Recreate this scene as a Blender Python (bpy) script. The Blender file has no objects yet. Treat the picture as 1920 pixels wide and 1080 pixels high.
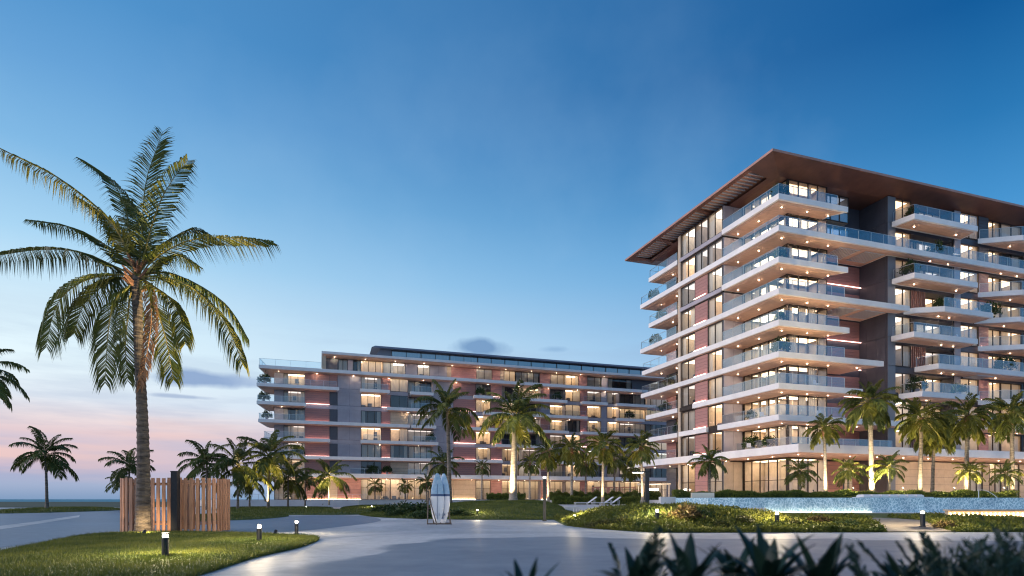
import bpy, math, random
import numpy as np
from mathutils import Vector, Matrix

# ------------------------------------------------------------------ camera, sky, sun, exposure
SC = bpy.context.scene
COL = SC.collection
F, HZ, EYE = 1140.0, 936.0, 1.45          # focal length in photo pixels, horizon row, eye height (m)

cam_data = bpy.data.cameras.new('camera')
cam = bpy.data.objects.new('camera', cam_data)
COL.objects.link(cam)
cam.location = (0, 0, EYE)
cam.rotation_euler = (math.radians(90), 0, 0)
cam_data.sensor_width = 36
cam_data.lens = 36 * F / 1920
cam_data.shift_y = (HZ - 540) / 1920
cam_data.clip_start = 0.05
cam_data.clip_end = 20000
cam_data.dof.use_dof = True
cam_data.dof.focus_distance = 45
cam_data.dof.aperture_fstop = 1.05
SC.camera = cam

def srgb(h, k=1.0):
    h = h.lstrip('#')
    o = []
    for i in (0, 2, 4):
        c = int(h[i:i + 2], 16) / 255
        o.append(k * (c / 12.92 if c <= 0.04045 else ((c + 0.055) / 1.055) ** 2.4))
    return (o[0], o[1], o[2], 1.0)

world = bpy.data.worlds.new('World')
SC.world = world
world.use_nodes = True
wn, wl = world.node_tree.nodes, world.node_tree.links
wn.clear()

def wmath(op, a, b=None, c=None, clamp=False):
    n = wn.new('ShaderNodeMath')
    n.operation = op
    n.use_clamp = clamp
    for i, v in enumerate((a, b, c)):
        if v is None:
            continue
        if isinstance(v, (int, float)):
            n.inputs[i].default_value = v
        else:
            wl.new(v, n.inputs[i])
    return n.outputs[0]

def wramp(fac, stops):
    n = wn.new('ShaderNodeValToRGB')
    e = n.color_ramp.elements
    while len(e) < len(stops):
        e.new(0.5)
    for i, (p, c) in enumerate(stops):
        e[i].position = p
        e[i].color = srgb(c) if isinstance(c, str) else (c, c, c, 1)
    wl.new(fac, n.inputs[0])
    return n.outputs[0]

def wmix(fac, a, b):
    n = wn.new('ShaderNodeMix')
    n.data_type = 'RGBA'
    for s, v in ((n.inputs[0], fac), (n.inputs[6], a), (n.inputs[7], b)):
        if isinstance(v, (int, float, tuple)):
            s.default_value = v
        else:
            wl.new(v, s)
    return n.outputs[2]

tc = wn.new('ShaderNodeTexCoord')
sep = wn.new('ShaderNodeSeparateXYZ')
wl.new(tc.outputs['Generated'], sep.inputs[0])
X, Y, Z = sep.outputs
hlen = wmath('SQRT', wmath('ADD', wmath('MULTIPLY', X, X), wmath('MULTIPLY', Y, Y)))
nx = wmath('DIVIDE', X, wmath('MAXIMUM', hlen, 0.001))
zup = wmath('MAXIMUM', Z, 0.0)
west = wramp(zup, [(0.0, '#7f9cc0'), (0.02, '#a2b1cf'), (0.045, '#b8b4d0'), (0.07, '#bfbdd6'), (0.09, '#e3ccd2'), (0.11, '#eee0e2'), (0.135, '#e2ebf5'),
                   (0.18, '#e6f7fe'), (0.25, '#d4edfb'), (0.33, '#a9d5f3'), (0.42, '#80b8e4'), (0.50, '#66a2d7'),
                   (0.57, '#5092cb'), (1.0, '#2a5c98')])
east = wramp(zup, [(0.0, '#a5cbea'), (0.12, '#8abde8'), (0.24, '#6cabdf'), (0.36, '#4593cf'), (0.45, '#2877b5'),
                   (0.55, '#0d5a9a'), (1.0, '#0b3f79')])
az = wmath('MULTIPLY_ADD', nx, 0.86, 0.48, clamp=True)
sky = wmix(az, west, east)
# faint streaks of cloud low in the west
comb = wn.new('ShaderNodeCombineXYZ')
wl.new(wmath('MULTIPLY', nx, 3.2), comb.inputs[0])
wl.new(wmath('MULTIPLY', Y, 1.0), comb.inputs[1])
wl.new(wmath('MULTIPLY', Z, 26.0), comb.inputs[2])
nz = wn.new('ShaderNodeTexNoise')
nz.inputs['Scale'].default_value = 1.3
nz.inputs['Detail'].default_value = 7
nz.inputs['Roughness'].default_value = 0.58
wl.new(comb.outputs[0], nz.inputs['Vector'])
streak = wramp(nz.outputs[0], [(0.46, 0.0), (0.62, 1.0)])
low = wramp(zup, [(0.0, 0.0), (0.03, 0.55), (0.10, 0.75), (0.2, 0.5), (0.30, 0.0)])
lowfac = wmath('MULTIPLY', wmath('MULTIPLY', streak, low), 0.45)
sky = wmix(lowfac, sky, srgb('#93a6c9'))
comb2 = wn.new('ShaderNodeCombineXYZ')
wl.new(wmath('MULTIPLY', nx, 2.0), comb2.inputs[0])
wl.new(wmath('MULTIPLY', Y, 1.4), comb2.inputs[1])
wl.new(wmath('MULTIPLY', Z, 17.0), comb2.inputs[2])
nz2 = wn.new('ShaderNodeTexNoise')
nz2.inputs['Scale'].default_value = 1.1
nz2.inputs['Detail'].default_value = 5
wl.new(comb2.outputs[0], nz2.inputs['Vector'])
pinkf = wmath('MULTIPLY', wramp(nz2.outputs[0], [(0.48, 0.0), (0.60, 1.0)]),
              wmath('MULTIPLY', wramp(zup, [(0.01, 0.0), (0.05, 0.75), (0.11, 0.75), (0.15, 0.0)]),
                    wmath('MULTIPLY_ADD', nx, -2.6, -0.75, clamp=True)))
sky = wmix(pinkf, sky, srgb('#fbcfc2'))
# soft broad cirrus over the whole sky
nz3 = wn.new('ShaderNodeTexNoise')
nz3.inputs['Scale'].default_value = 2.6
nz3.inputs['Detail'].default_value = 6
nz3.inputs['Roughness'].default_value = 0.55
wl.new(tc.outputs['Generated'], nz3.inputs['Vector'])
cir = wmath('MULTIPLY', wramp(nz3.outputs[0], [(0.47, 0.0), (0.72, 1.0)]), wramp(zup, [(0.12, 0.0), (0.3, 0.34), (0.5, 0.16), (0.7, 0.05)]))
sky = wmix(cir, sky, srgb('#a9cdee'))

def puff(sky, px, py, rx, ry, col, amount, nscale=9.0):
    """a single small cloud in the direction of photo pixel (px, py)"""
    d = Vector(((px - 960) / F, 1.0, (HZ - py) / F)).normalized()
    r = Vector((d.y, -d.x, 0)).normalized()
    u = r.cross(d)
    def dot(v):
        n = wn.new('ShaderNodeVectorMath')
        n.operation = 'DOT_PRODUCT'
        wl.new(tc.outputs['Generated'], n.inputs[0])
        n.inputs[1].default_value = v
        return n.outputs['Value']
    a = wmath('DIVIDE', dot(r), rx / F * abs(d.y))
    b = wmath('DIVIDE', dot(u), ry / F * abs(d.y))
    front = wmath('GREATER_THAN', dot(d), 0.0)
    dist = wmath('SQRT', wmath('ADD', wmath('MULTIPLY', a, a), wmath('MULTIPLY', b, b)))
    n = wn.new('ShaderNodeTexNoise')
    n.inputs['Scale'].default_value = nscale
    n.inputs['Detail'].default_value = 7
    wl.new(tc.outputs['Generated'], n.inputs['Vector'])
    f = wmath('SUBTRACT', wmath('MULTIPLY_ADD', n.outputs[0], 2.2, 0.0), dist)
    f = wmath('MULTIPLY', wmath('MULTIPLY', wmath('MULTIPLY_ADD', f, 1.6, -0.25, clamp=True), amount), front)
    return wmix(f, sky, srgb(col))
sky = puff(sky, 893, 650, 62, 22, '#6c93c0', 0.85, 14)
sky = puff(sky, 1040, 655, 40, 8, '#7fa6d0', 0.5, 14)
sky = puff(sky, 385, 712, 88, 17, '#8ea8cf', 0.95, 11)
sky = puff(sky, 470, 716, 60, 12, '#9fb6d8', 0.6, 11)
sky = puff(sky, 345, 744, 62, 5, '#a3b6d4', 0.8, 11)
bg = wn.new('ShaderNodeBackground')
wl.new(sky, bg.inputs[0])
bg.inputs[1].default_value = 0.74
nish = wn.new('ShaderNodeTexSky')
nish.sky_type = 'NISHITA'
nish.sun_disc = False
nish.sun_elevation = math.radians(2.0)
nish.sun_rotation = math.radians(-98)
bg2 = wn.new('ShaderNodeBackground')
wl.new(nish.outputs[0], bg2.inputs[0])
bg2.inputs[1].default_value = 0.004
addw = wn.new('ShaderNodeAddShader')
wl.new(bg.outputs[0], addw.inputs[0])
wl.new(bg2.outputs[0], addw.inputs[1])
wout = wn.new('ShaderNodeOutputWorld')
wl.new(addw.outputs[0], wout.inputs[0])

sun_d = bpy.data.lights.new('sun', 'SUN')
sun_d.energy = 1.5
sun_d.angle = math.radians(50)
sun_d.color = (1.0, 0.86, 0.84)
sun = bpy.data.objects.new('sun', sun_d)
COL.objects.link(sun)
sun.rotation_euler = Vector((0.86, 0.22, -0.36)).to_track_quat('-Z', 'Y').to_euler()

SC.view_settings.view_transform = 'Standard'
SC.view_settings.look = 'None'
SC.view_settings.exposure = 0.45
SC.view_settings.gamma = 1.0
SC.view_settings.use_curve_mapping = False
SC.render.engine = 'CYCLES'
SC.cycles.use_denoising = True
SC.cycles.filter_width = 1.15
SC.cycles.max_bounces = 7
SC.cycles.diffuse_bounces = 3
SC.cycles.glossy_bounces = 3
SC.cycles.transmission_bounces = 3
SC.cycles.transparent_max_bounces = 14
SC.cycles.sample_clamp_indirect = 4.0
SC.cycles.sample_clamp_direct = 20.0
SC.cycles.caustics_reflective = False
SC.cycles.caustics_refractive = False

# ------------------------------------------------------------------ helpers
random.seed(7)
RNG = np.random.default_rng(7)

def gp(px, py, z=0.0):
    """ground point (height z) that the photograph shows at this pixel"""
    d = (EYE - z) * F / (py - HZ)
    return ((px - 960) / F * d, d)

def at(px, dist):
    return (px - 960) / F * dist

def zat(py, dist):
    return EYE + (HZ - py) * dist / F

def link(o, parent=None):
    COL.objects.link(o)
    if parent is not None:
        o.parent = parent
    return o

def tag(o, label=None, cat=None, group=None, kind=None):
    if label: o['label'] = label
    if cat: o['category'] = cat
    if group: o['group'] = group
    if kind: o['kind'] = kind
    return o

def empty(name, loc=(0, 0, 0), rz=0.0):
    o = bpy.data.objects.new(name, None)
    o.location = loc
    o.rotation_euler = (0, 0, rz)
    return link(o)

class MB:
    def __init__(s):
        s.v, s.f, s.m = [], [], []
    def face(s, pts, m=0):
        i = len(s.v)
        s.v += [tuple(p) for p in pts]
        s.f.append(tuple(range(i, i + len(pts))))
        s.m.append(m)
    def box(s, x0, x1, y0, y1, z0, z1, m=0):
        i = len(s.v)
        s.v += [(x0, y0, z0), (x1, y0, z0), (x1, y1, z0), (x0, y1, z0), (x0, y0, z1), (x1, y0, z1), (x1, y1, z1), (x0, y1, z1)]
        for q in ((0, 3, 2, 1), (4, 5, 6, 7), (0, 1, 5, 4), (1, 2, 6, 5), (2, 3, 7, 6), (3, 0, 4, 7)):
            s.f.append(tuple(i + k for k in q))
            s.m.append(m)
        return s
    def prism(s, poly, z0, z1, m=0, m_top=None, z1b=None):
        n = len(poly)
        i = len(s.v)
        s.v += [(p[0], p[1], z0) for p in poly] + [(p[0], p[1], z1) for p in poly]
        s.f.append(tuple(i + k for k in reversed(range(n)))); s.m.append(m)
        s.f.append(tuple(i + n + k for k in range(n))); s.m.append(m if m_top is None else m_top)
        for k in range(n):
            j = (k + 1) % n
            s.f.append((i + k, i + j, i + n + j, i + n + k)); s.m.append(m)
        return s
    def frustum(s, lo, z0, hi, z1, m=0):
        n = len(lo)
        i = len(s.v)
        s.v += [(p[0], p[1], z0) for p in lo] + [(p[0], p[1], z1) for p in hi]
        s.f.append(tuple(i + k for k in reversed(range(n)))); s.m.append(m)
        s.f.append(tuple(i + n + k for k in range(n))); s.m.append(m)
        for k in range(n):
            j = (k + 1) % n
            s.f.append((i + k, i + j, i + n + j, i + n + k)); s.m.append(m)
        return s
    def tube(s, path, radii, n=6, m=0, cap=True):
        rings = []
        P = [Vector(p) for p in path]
        if isinstance(radii, (int, float)):
            radii = [radii] * len(P)
        for k, p in enumerate(P):
            t = (P[min(k + 1, len(P) - 1)] - P[max(k - 1, 0)]).normalized()
            ref = Vector((0, 0, 1)) if abs(t.z) < 0.9 else Vector((0, 1, 0))
            a = t.cross(ref).normalized()
            b = a.cross(t)
            i = len(s.v)
            for q in range(n):
                w = 2 * math.pi * q / n
                s.v.append(tuple(p + (a * math.cos(w) + b * math.sin(w)) * radii[k]))
            rings.append(i)
        for r0, r1 in zip(rings, rings[1:]):
            for q in range(n):
                z = (q + 1) % n
                s.f.append((r0 + q, r0 + z, r1 + z, r1 + q)); s.m.append(m)
        if cap:
            s.f.append(tuple(rings[0] + q for q in reversed(range(n)))); s.m.append(m)
            s.f.append(tuple(rings[-1] + q for q in range(n))); s.m.append(m)
        return s
    def mesh(s, name, mats, smooth=False):
        me = bpy.data.meshes.new(name)
        me.from_pydata(s.v, [], s.f)
        for m in (mats if isinstance(mats, (list, tuple)) else [mats]):
            me.materials.append(m)
        me.polygons.foreach_set('material_index', s.m)
        if smooth:
            me.polygons.foreach_set('use_smooth', [True] * len(s.f))
        me.update()
        return me
    def build(s, name, mats, parent=None, loc=(0, 0, 0), rz=0.0, smooth=False):
        return inst(name, s.mesh(name, mats, smooth), parent, loc, rz)

def inst(name, me, parent=None, loc=(0, 0, 0), rz=0.0):
    o = bpy.data.objects.new(name, me)
    o.location = loc
    o.rotation_euler = (0, 0, rz)
    return link(o, parent)

def inset(poly, d):
    n = len(poly)
    out = []
    for k in range(n):
        p0, p1, p2 = Vector(poly[k - 1]), Vector(poly[k]), Vector(poly[(k + 1) % n])
        e1, e2 = (p1 - p0).normalized(), (p2 - p1).normalized()
        n1, n2 = Vector((-e1.y, e1.x)), Vector((-e2.y, e2.x))
        den = 1 + n1.dot(n2)
        out.append(tuple(p1 + (n1 + n2) * (d / max(den, 0.3))))
    return out

# ------------------------------------------------------------------ materials
def new_mat(name):
    m = bpy.data.materials.new(name)
    m.use_nodes = True
    return m, m.node_tree.nodes, m.node_tree.links

def mat(name, col, rough=0.6, var=0.0, scale=3.0, bump=0.0, bscale=30.0, metal=0.0, spec=0.5, objvar=0.0,
        stretch=(1, 1, 1), trans=0.0, col2=None, transmission=0.0, coord='Object'):
    m, N, L = new_mat(name)
    b = N['Principled BSDF']
    c = srgb(col) if isinstance(col, str) else (*col, 1)
    b.inputs['Roughness'].default_value = rough
    b.inputs['Metallic'].default_value = metal
    b.inputs['Specular IOR Level'].default_value = spec
    t = N.new('ShaderNodeTexCoord')
    mp = N.new('ShaderNodeMapping')
    mp.inputs['Scale'].default_value = stretch
    L.new(t.outputs[coord], mp.inputs[0])
    out = None
    if var > 0 or col2:
        nz = N.new('ShaderNodeTexNoise')
        nz.inputs['Scale'].default_value = scale
        nz.inputs['Detail'].default_value = 6
        nz.inputs['Roughness'].default_value = 0.62
        L.new(mp.outputs[0], nz.inputs['Vector'])
        r = N.new('ShaderNodeValToRGB')
        c2 = (srgb(col2) if isinstance(col2, str) else (*col2, 1)) if col2 else tuple(min(1, x * (1 + var)) for x in c[:3]) + (1,)
        c1 = c if col2 else tuple(x * (1 - var) for x in c[:3]) + (1,)
        r.color_ramp.elements[0].position = 0.33
        r.color_ramp.elements[0].color = c1
        r.color_ramp.elements[1].position = 0.67
        r.color_ramp.elements[1].color = c2
        L.new(nz.outputs[0], r.inputs[0])
        out = r.outputs[0]
    if objvar > 0:
        oi = N.new('ShaderNodeObjectInfo')
        hs = N.new('ShaderNodeHueSaturation')
        mr = N.new('ShaderNodeMapRange')
        mr.inputs[3].default_value = 1 - objvar
        mr.inputs[4].default_value = 1 + objvar
        L.new(oi.outputs['Random'], mr.inputs[0])
        L.new(mr.outputs[0], hs.inputs['Value'])
        if out is None:
            hs.inputs['Color'].default_value = c
        else:
            L.new(out, hs.inputs['Color'])
        out = hs.outputs[0]
    if out is None:
        b.inputs['Base Color'].default_value = c
    else:
        L.new(out, b.inputs['Base Color'])
    if bump > 0:
        nb = N.new('ShaderNodeTexNoise')
        nb.inputs['Scale'].default_value = bscale
        nb.inputs['Detail'].default_value = 5
        L.new(mp.outputs[0], nb.inputs['Vector'])
        bp = N.new('ShaderNodeBump')
        bp.inputs['Strength'].default_value = bump
        bp.inputs['Distance'].default_value = 0.05
        L.new(nb.outputs[0], bp.inputs['Height'])
        L.new(bp.outputs[0], b.inputs['Normal'])
    if trans > 0:
        tr = N.new('ShaderNodeBsdfTranslucent')
        if out is None:
            tr.inputs[0].default_value = c
        else:
            L.new(out, tr.inputs[0])
        mx = N.new('ShaderNodeMixShader')
        mx.inputs[0].default_value = trans
        L.new(b.outputs[0], mx.inputs[1])
        L.new(tr.outputs[0], mx.inputs[2])
        L.new(mx.outputs[0], N['Material Output'].inputs[0])
    return m

def emit(name, col, strength, sample=True):
    m, N, L = new_mat(name)
    N.remove(N['Principled BSDF'])
    e = N.new('ShaderNodeEmission')
    e.inputs[0].default_value = (*col, 1)
    e.inputs[1].default_value = strength
    L.new(e.outputs[0], N['Material Output'].inputs[0])
    if not sample:
        m.cycles.emission_sampling = 'NONE'
    return m

def glass(name, tint, refl, rough=0.03, wavy=0.0):
    """thin architectural glass: clear to light, mirrors the sky"""
    m, N, L = new_mat(name)
    N.remove(N['Principled BSDF'])
    t = N.new('ShaderNodeBsdfTransparent')
    t.inputs[0].default_value = (*tint, 1)
    g = N.new('ShaderNodeBsdfGlossy')
    g.inputs['Roughness'].default_value = rough
    g.inputs['Color'].default_value = (0.9, 0.95, 1, 1)
    lw = N.new('ShaderNodeLayerWeight')
    lw.inputs[0].default_value = 0.35
    mr = N.new('ShaderNodeMapRange')
    mr.inputs[3].default_value = refl
    mr.inputs[4].default_value = min(1, refl + (0.22 if refl < 0.06 else 0.5))
    L.new(lw.outputs['Fresnel'], mr.inputs[0])
    mx = N.new('ShaderNodeMixShader')
    L.new(mr.outputs[0], mx.inputs[0])
    L.new(t.outputs[0], mx.inputs[1])
    L.new(g.outputs[0], mx.inputs[2])
    L.new(mx.outputs[0], N['Material Output'].inputs[0])
    if wavy:
        tcn = N.new('ShaderNodeTexCoord')
        nb = N.new('ShaderNodeTexNoise')
        nb.inputs['Scale'].default_value = 0.8
        L.new(tcn.outputs['Object'], nb.inputs['Vector'])
        bp = N.new('ShaderNodeBump')
        bp.inputs['Strength'].default_value = wavy
        L.new(nb.outputs[0], bp.inputs['Height'])
        L.new(bp.outputs[0], g.inputs['Normal'])
    return m

WARM = (1.0, 0.70, 0.40)
M = {}
M['fascia'] = mat('pale_render', (0.80, 0.77, 0.76), 0.55, var=0.07, scale=0.6, bump=0.05, bscale=12, objvar=0.04)
M['soffit'] = mat('wood_soffit', (0.58, 0.36, 0.27), 0.5, var=0.16, scale=2.2, stretch=(0.4, 4, 1), bump=0.1, bscale=8, objvar=0.05)
M['bronze'] = mat('dark_bronze_frame', (0.045, 0.032, 0.028), 0.4, metal=0.4, objvar=0.1)
M['red'] = mat('terracotta_cladding', (0.40, 0.20, 0.18), 0.55, var=0.16, scale=2.0, stretch=(0.6, 0.6, 9), bump=0.35, bscale=4, objvar=0.10)
M['grey'] = mat('mauve_grey_cladding', (0.37, 0.34, 0.38), 0.5, var=0.08, scale=0.8, bump=0.06, bscale=7, objvar=0.05)
M['dark'] = mat('charcoal_cladding', (0.075, 0.078, 0.10), 0.45, var=0.15, scale=0.6, bump=0.06, bscale=7, objvar=0.10)
M['cream'] = mat('cream_stone', (0.50, 0.40, 0.30), 0.6, var=0.10, scale=1.4, bump=0.12, bscale=9, objvar=0.06)
M['wood'] = mat('timber_slat', (0.41, 0.215, 0.13), 0.6, var=0.35, scale=5, stretch=(3, 3, 0.25), bump=0.3, bscale=18, objvar=0.22)
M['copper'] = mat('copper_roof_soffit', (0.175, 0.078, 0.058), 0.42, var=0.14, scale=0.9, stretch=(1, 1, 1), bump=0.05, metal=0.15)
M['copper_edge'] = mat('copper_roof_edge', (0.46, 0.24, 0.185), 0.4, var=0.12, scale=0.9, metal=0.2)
M['cream2'] = mat('warm_cream_render', (0.78, 0.68, 0.56), 0.6, var=0.05)
M['roof'] = mat('grey_roof', (0.15, 0.15, 0.17), 0.7, var=0.15)
M['room'] = mat('room_plaster', (0.56, 0.47, 0.38), 0.8, objvar=0.32, var=0.25, scale=0.7)
M['roomdark'] = mat('dim_room', (0.10, 0.085, 0.08), 0.8)  # unlit copy of the room plaster, darkness put into the wall colour
M['curtain'] = mat('sheer_curtain', (0.74, 0.68, 0.60), 0.8, trans=0.4)
M['glass'] = glass('window_glass', (0.93, 0.95, 0.96), 0.07, 0.02, wavy=0.03)
M['rail'] = glass('balustrade_glass', (0.90, 0.95, 0.98), 0.035, 0.03)
M['blueglass'] = glass('blue_curtain_wall_glass', (0.30, 0.42, 0.60), 0.32, 0.04, wavy=0.05)
M['steel'] = mat('brushed_steel', (0.55, 0.57, 0.60), 0.3, metal=0.8)
M['lamp_hi'] = emit('room_ceiling_lamp_bright', (1.0, 0.73, 0.46), 3.9)
M['lamp_mid'] = emit('room_ceiling_lamp_soft', (1.0, 0.70, 0.43), 2.3)
M['lamp_cool'] = emit('room_ceiling_lamp_white', (1.0, 0.90, 0.78), 2.9)
M['lamp_lo'] = emit('room_ceiling_lamp_dim', (0.95, 0.80, 0.72), 1.1)
M['lamp_lobby'] = emit('lobby_ceiling_lamp', (1.0, 0.72, 0.45), 4.6)
M['led'] = emit('pink_led_strip', (1.0, 0.60, 0.52), 6.5)
M['ledwarm'] = emit('warm_led_strip', (1.0, 0.68, 0.38), 20.0)
M['down'] = emit('downlight_lens', (1.0, 0.76, 0.52), 1000.0)
M['bulb'] = emit('bollard_lamp', (1.0, 0.90, 0.72), 60.0)
M['black'] = mat('black_metal', (0.02, 0.024, 0.032), 0.4, metal=0.3, var=0.2, scale=8)
M['ledpool'] = emit('pool_led_strip', (1.0, 0.80, 0.55), 7.0)
M['white'] = mat('white_render', (0.62, 0.61, 0.62), 0.6, var=0.08, scale=0.5, bump=0.05)
M['louvre'] = mat('pale_louvre', (0.50, 0.51, 0.56), 0.4, metal=0.2)
M['greyblue'] = mat('blue_grey_cladding', (0.16, 0.175, 0.21), 0.45, var=0.06, scale=0.6)
# ------------------------------------------------------------------ ground, water, paths, lawns
def sheet(name, poly, z, m, kind='structure'):
    b = MB()
    b.face([(x, y, z) for x, y in poly])
    o = b.build(name, m)
    # keep the face pointing up
    if o.data.polygons[0].normal.z < 0:
        o.data.flip_normals()
    o['kind'] = kind
    return o

def smooth_closed(pts, n=6):
    out = []
    k = len(pts)
    for i in range(k):
        p0, p1, p2, p3 = pts[i - 1], pts[i], pts[(i + 1) % k], pts[(i + 2) % k]
        for j in range(n):
            t = j / n
            out.append(tuple(0.5 * (2 * p1[c] + (p2[c] - p0[c]) * t + (2 * p0[c] - 5 * p1[c] + 4 * p2[c] - p3[c]) * t * t
                                    + (3 * p1[c] - p0[c] - 3 * p2[c] + p3[c]) * t ** 3) for c in (0, 1)))
    return out

def paving_mat(name, a, b, rough, big=0.09, grain=0.12):
    m, N, L = new_mat(name)
    bs = N['Principled BSDF']
    t = N.new('ShaderNodeTexCoord')
    n1 = N.new('ShaderNodeTexNoise'); n1.inputs['Scale'].default_value = big; n1.inputs['Detail'].default_value = 9
    n1.inputs['Roughness'].default_value = 0.66; n1.inputs['Distortion'].default_value = 0.7
    n2 = N.new('ShaderNodeTexNoise'); n2.inputs['Scale'].default_value = 2.2; n2.inputs['Detail'].default_value = 8
    n2.inputs['Roughness'].default_value = 0.75
    L.new(t.outputs['Object'], n1.inputs['Vector']); L.new(t.outputs['Object'], n2.inputs['Vector'])
    r = N.new('ShaderNodeValToRGB')
    r.color_ramp.elements[0].position = 0.38; r.color_ramp.elements[0].color = (*a, 1)
    r.color_ramp.elements[1].position = 0.64; r.color_ramp.elements[1].color = (*b, 1)
    L.new(n1.outputs[0], r.inputs[0])
    mx = N.new('ShaderNodeMix'); mx.data_type = 'RGBA'; mx.blend_type = 'OVERLAY'; mx.inputs[0].default_value = 0.55
    L.new(r.outputs[0], mx.inputs[6]); L.new(n2.outputs[0], mx.inputs[7])
    L.new(mx.outputs[2], bs.inputs['Base Color'])
    rr = N.new('ShaderNodeMapRange'); rr.inputs[3].default_value = rough - 0.16; rr.inputs[4].default_value = rough + 0.16
    L.new(n1.outputs[0], rr.inputs[0]); L.new(rr.outputs[0], bs.inputs['Roughness'])
    n3 = N.new('ShaderNodeTexNoise'); n3.inputs['Scale'].default_value = 14; n3.inputs['Detail'].default_value = 8
    L.new(t.outputs['Object'], n3.inputs['Vector'])
    bp = N.new('ShaderNodeBump'); bp.inputs['Strength'].default_value = grain; bp.inputs['Distance'].default_value = 0.02
    L.new(n3.outputs[0], bp.inputs['Height']); L.new(bp.outputs[0], bs.inputs['Normal'])
    return m

M['paving'] = paving_mat('pale_concrete_paving', (0.37, 0.38, 0.39), (0.64, 0.63, 0.62), 0.55)
M['asphalt'] = paving_mat('blue_grey_asphalt', (0.12, 0.165, 0.23), (0.20, 0.25, 0.32), 0.5, big=0.13)
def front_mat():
    m = M['paving'].copy(); m.name = 'soft_edged_front_asphalt'
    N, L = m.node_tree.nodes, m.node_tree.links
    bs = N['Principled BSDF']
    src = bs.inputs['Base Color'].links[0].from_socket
    at_ = N.new('ShaderNodeAttribute'); at_.attribute_name = 'asphalt_mix'
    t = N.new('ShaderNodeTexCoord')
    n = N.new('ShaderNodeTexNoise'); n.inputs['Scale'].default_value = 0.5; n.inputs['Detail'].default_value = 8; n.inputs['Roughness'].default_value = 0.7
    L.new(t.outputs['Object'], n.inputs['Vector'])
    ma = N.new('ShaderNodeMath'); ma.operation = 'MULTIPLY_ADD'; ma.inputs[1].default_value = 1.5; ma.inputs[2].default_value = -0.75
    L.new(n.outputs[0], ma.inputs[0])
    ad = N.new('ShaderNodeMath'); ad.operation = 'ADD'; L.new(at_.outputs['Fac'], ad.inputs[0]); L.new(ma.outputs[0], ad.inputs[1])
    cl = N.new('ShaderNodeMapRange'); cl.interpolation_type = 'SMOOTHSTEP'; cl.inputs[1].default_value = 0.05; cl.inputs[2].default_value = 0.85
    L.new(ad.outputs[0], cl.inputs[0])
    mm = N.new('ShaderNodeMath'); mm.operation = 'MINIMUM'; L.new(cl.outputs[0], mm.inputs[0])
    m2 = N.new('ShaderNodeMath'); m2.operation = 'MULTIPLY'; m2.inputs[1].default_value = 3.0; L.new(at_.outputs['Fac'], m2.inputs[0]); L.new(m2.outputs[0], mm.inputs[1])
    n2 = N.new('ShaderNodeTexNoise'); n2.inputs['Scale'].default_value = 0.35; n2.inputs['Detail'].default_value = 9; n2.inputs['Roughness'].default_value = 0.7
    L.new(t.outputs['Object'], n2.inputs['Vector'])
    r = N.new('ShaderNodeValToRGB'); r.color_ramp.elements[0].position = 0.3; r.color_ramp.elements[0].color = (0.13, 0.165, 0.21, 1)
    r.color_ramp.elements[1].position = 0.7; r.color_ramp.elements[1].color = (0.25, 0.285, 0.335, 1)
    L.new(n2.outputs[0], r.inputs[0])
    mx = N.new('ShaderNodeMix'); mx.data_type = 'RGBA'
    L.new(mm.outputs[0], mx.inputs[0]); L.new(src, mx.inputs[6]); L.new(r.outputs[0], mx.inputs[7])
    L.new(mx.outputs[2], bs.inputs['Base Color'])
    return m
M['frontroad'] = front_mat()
M['sand'] = paving_mat('sandy_path', (0.24, 0.20, 0.16), (0.34, 0.29, 0.23), 0.85, big=0.3)
M['kerb'] = mat('kerb_stone', (0.52, 0.52, 0.53), 0.6, var=0.1, scale=1.5)
M['grass_base'] = mat('lawn_soil_and_turf', (0.055, 0.085, 0.018), 0.9, col2=(0.11, 0.14, 0.028), scale=1.4, bump=0.8, bscale=20)
M['far_land'] = mat('dark_scrub', (0.030, 0.052, 0.030), 0.95, col2=(0.060, 0.085, 0.042), scale=0.12, bump=0.6, bscale=0.8)
def leafmat(name, a, b, scale=1.2, trans=0.25, rough=0.5, objvar=0.12):
    return mat(name, a, rough, col2=b, scale=scale, trans=trans, objvar=objvar, spec=0.3)
M['blade'] = leafmat('grass_blades', (0.040, 0.072, 0.013), (0.17, 0.185, 0.034), 0.55)
M['cover'] = leafmat('ground_cover_leaves', (0.055, 0.085, 0.014), (0.20, 0.20, 0.034), 0.55)
M['hedge'] = leafmat('hedge_leaves', (0.075, 0.120, 0.024), (0.19, 0.21, 0.036), 0.8)
M['shrub'] = leafmat('shrub_leaves', (0.020, 0.045, 0.016), (0.060, 0.095, 0.025), 2.0)
M['frond'] = leafmat('palm_leaflets', (0.055, 0.090, 0.026), (0.155, 0.165, 0.036), 0.9, trans=0.30, rough=0.38, objvar=0.25)
M['frond_goldlit'] = leafmat('lamplit_palm_leaflets', (0.080, 0.110, 0.020), (0.23, 0.21, 0.036), 0.9, trans=0.3, rough=0.4, objvar=0.2)  # golden copy of the palm leaflets, lamplight painted into the leaf colour
M['deadfrond'] = leafmat('dry_palm_leaflets', (0.26, 0.13, 0.065), (0.42, 0.24, 0.13), 2.0, trans=0.2, rough=0.7)
M['rachis'] = mat('frond_stem', (0.20, 0.17, 0.045), 0.5, var=0.3, scale=3)
M['dusky'] = leafmat('dark_blade_leaves', (0.007, 0.023, 0.018), (0.017, 0.042, 0.028), 2.0, trans=0.15, rough=0.4)
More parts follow.
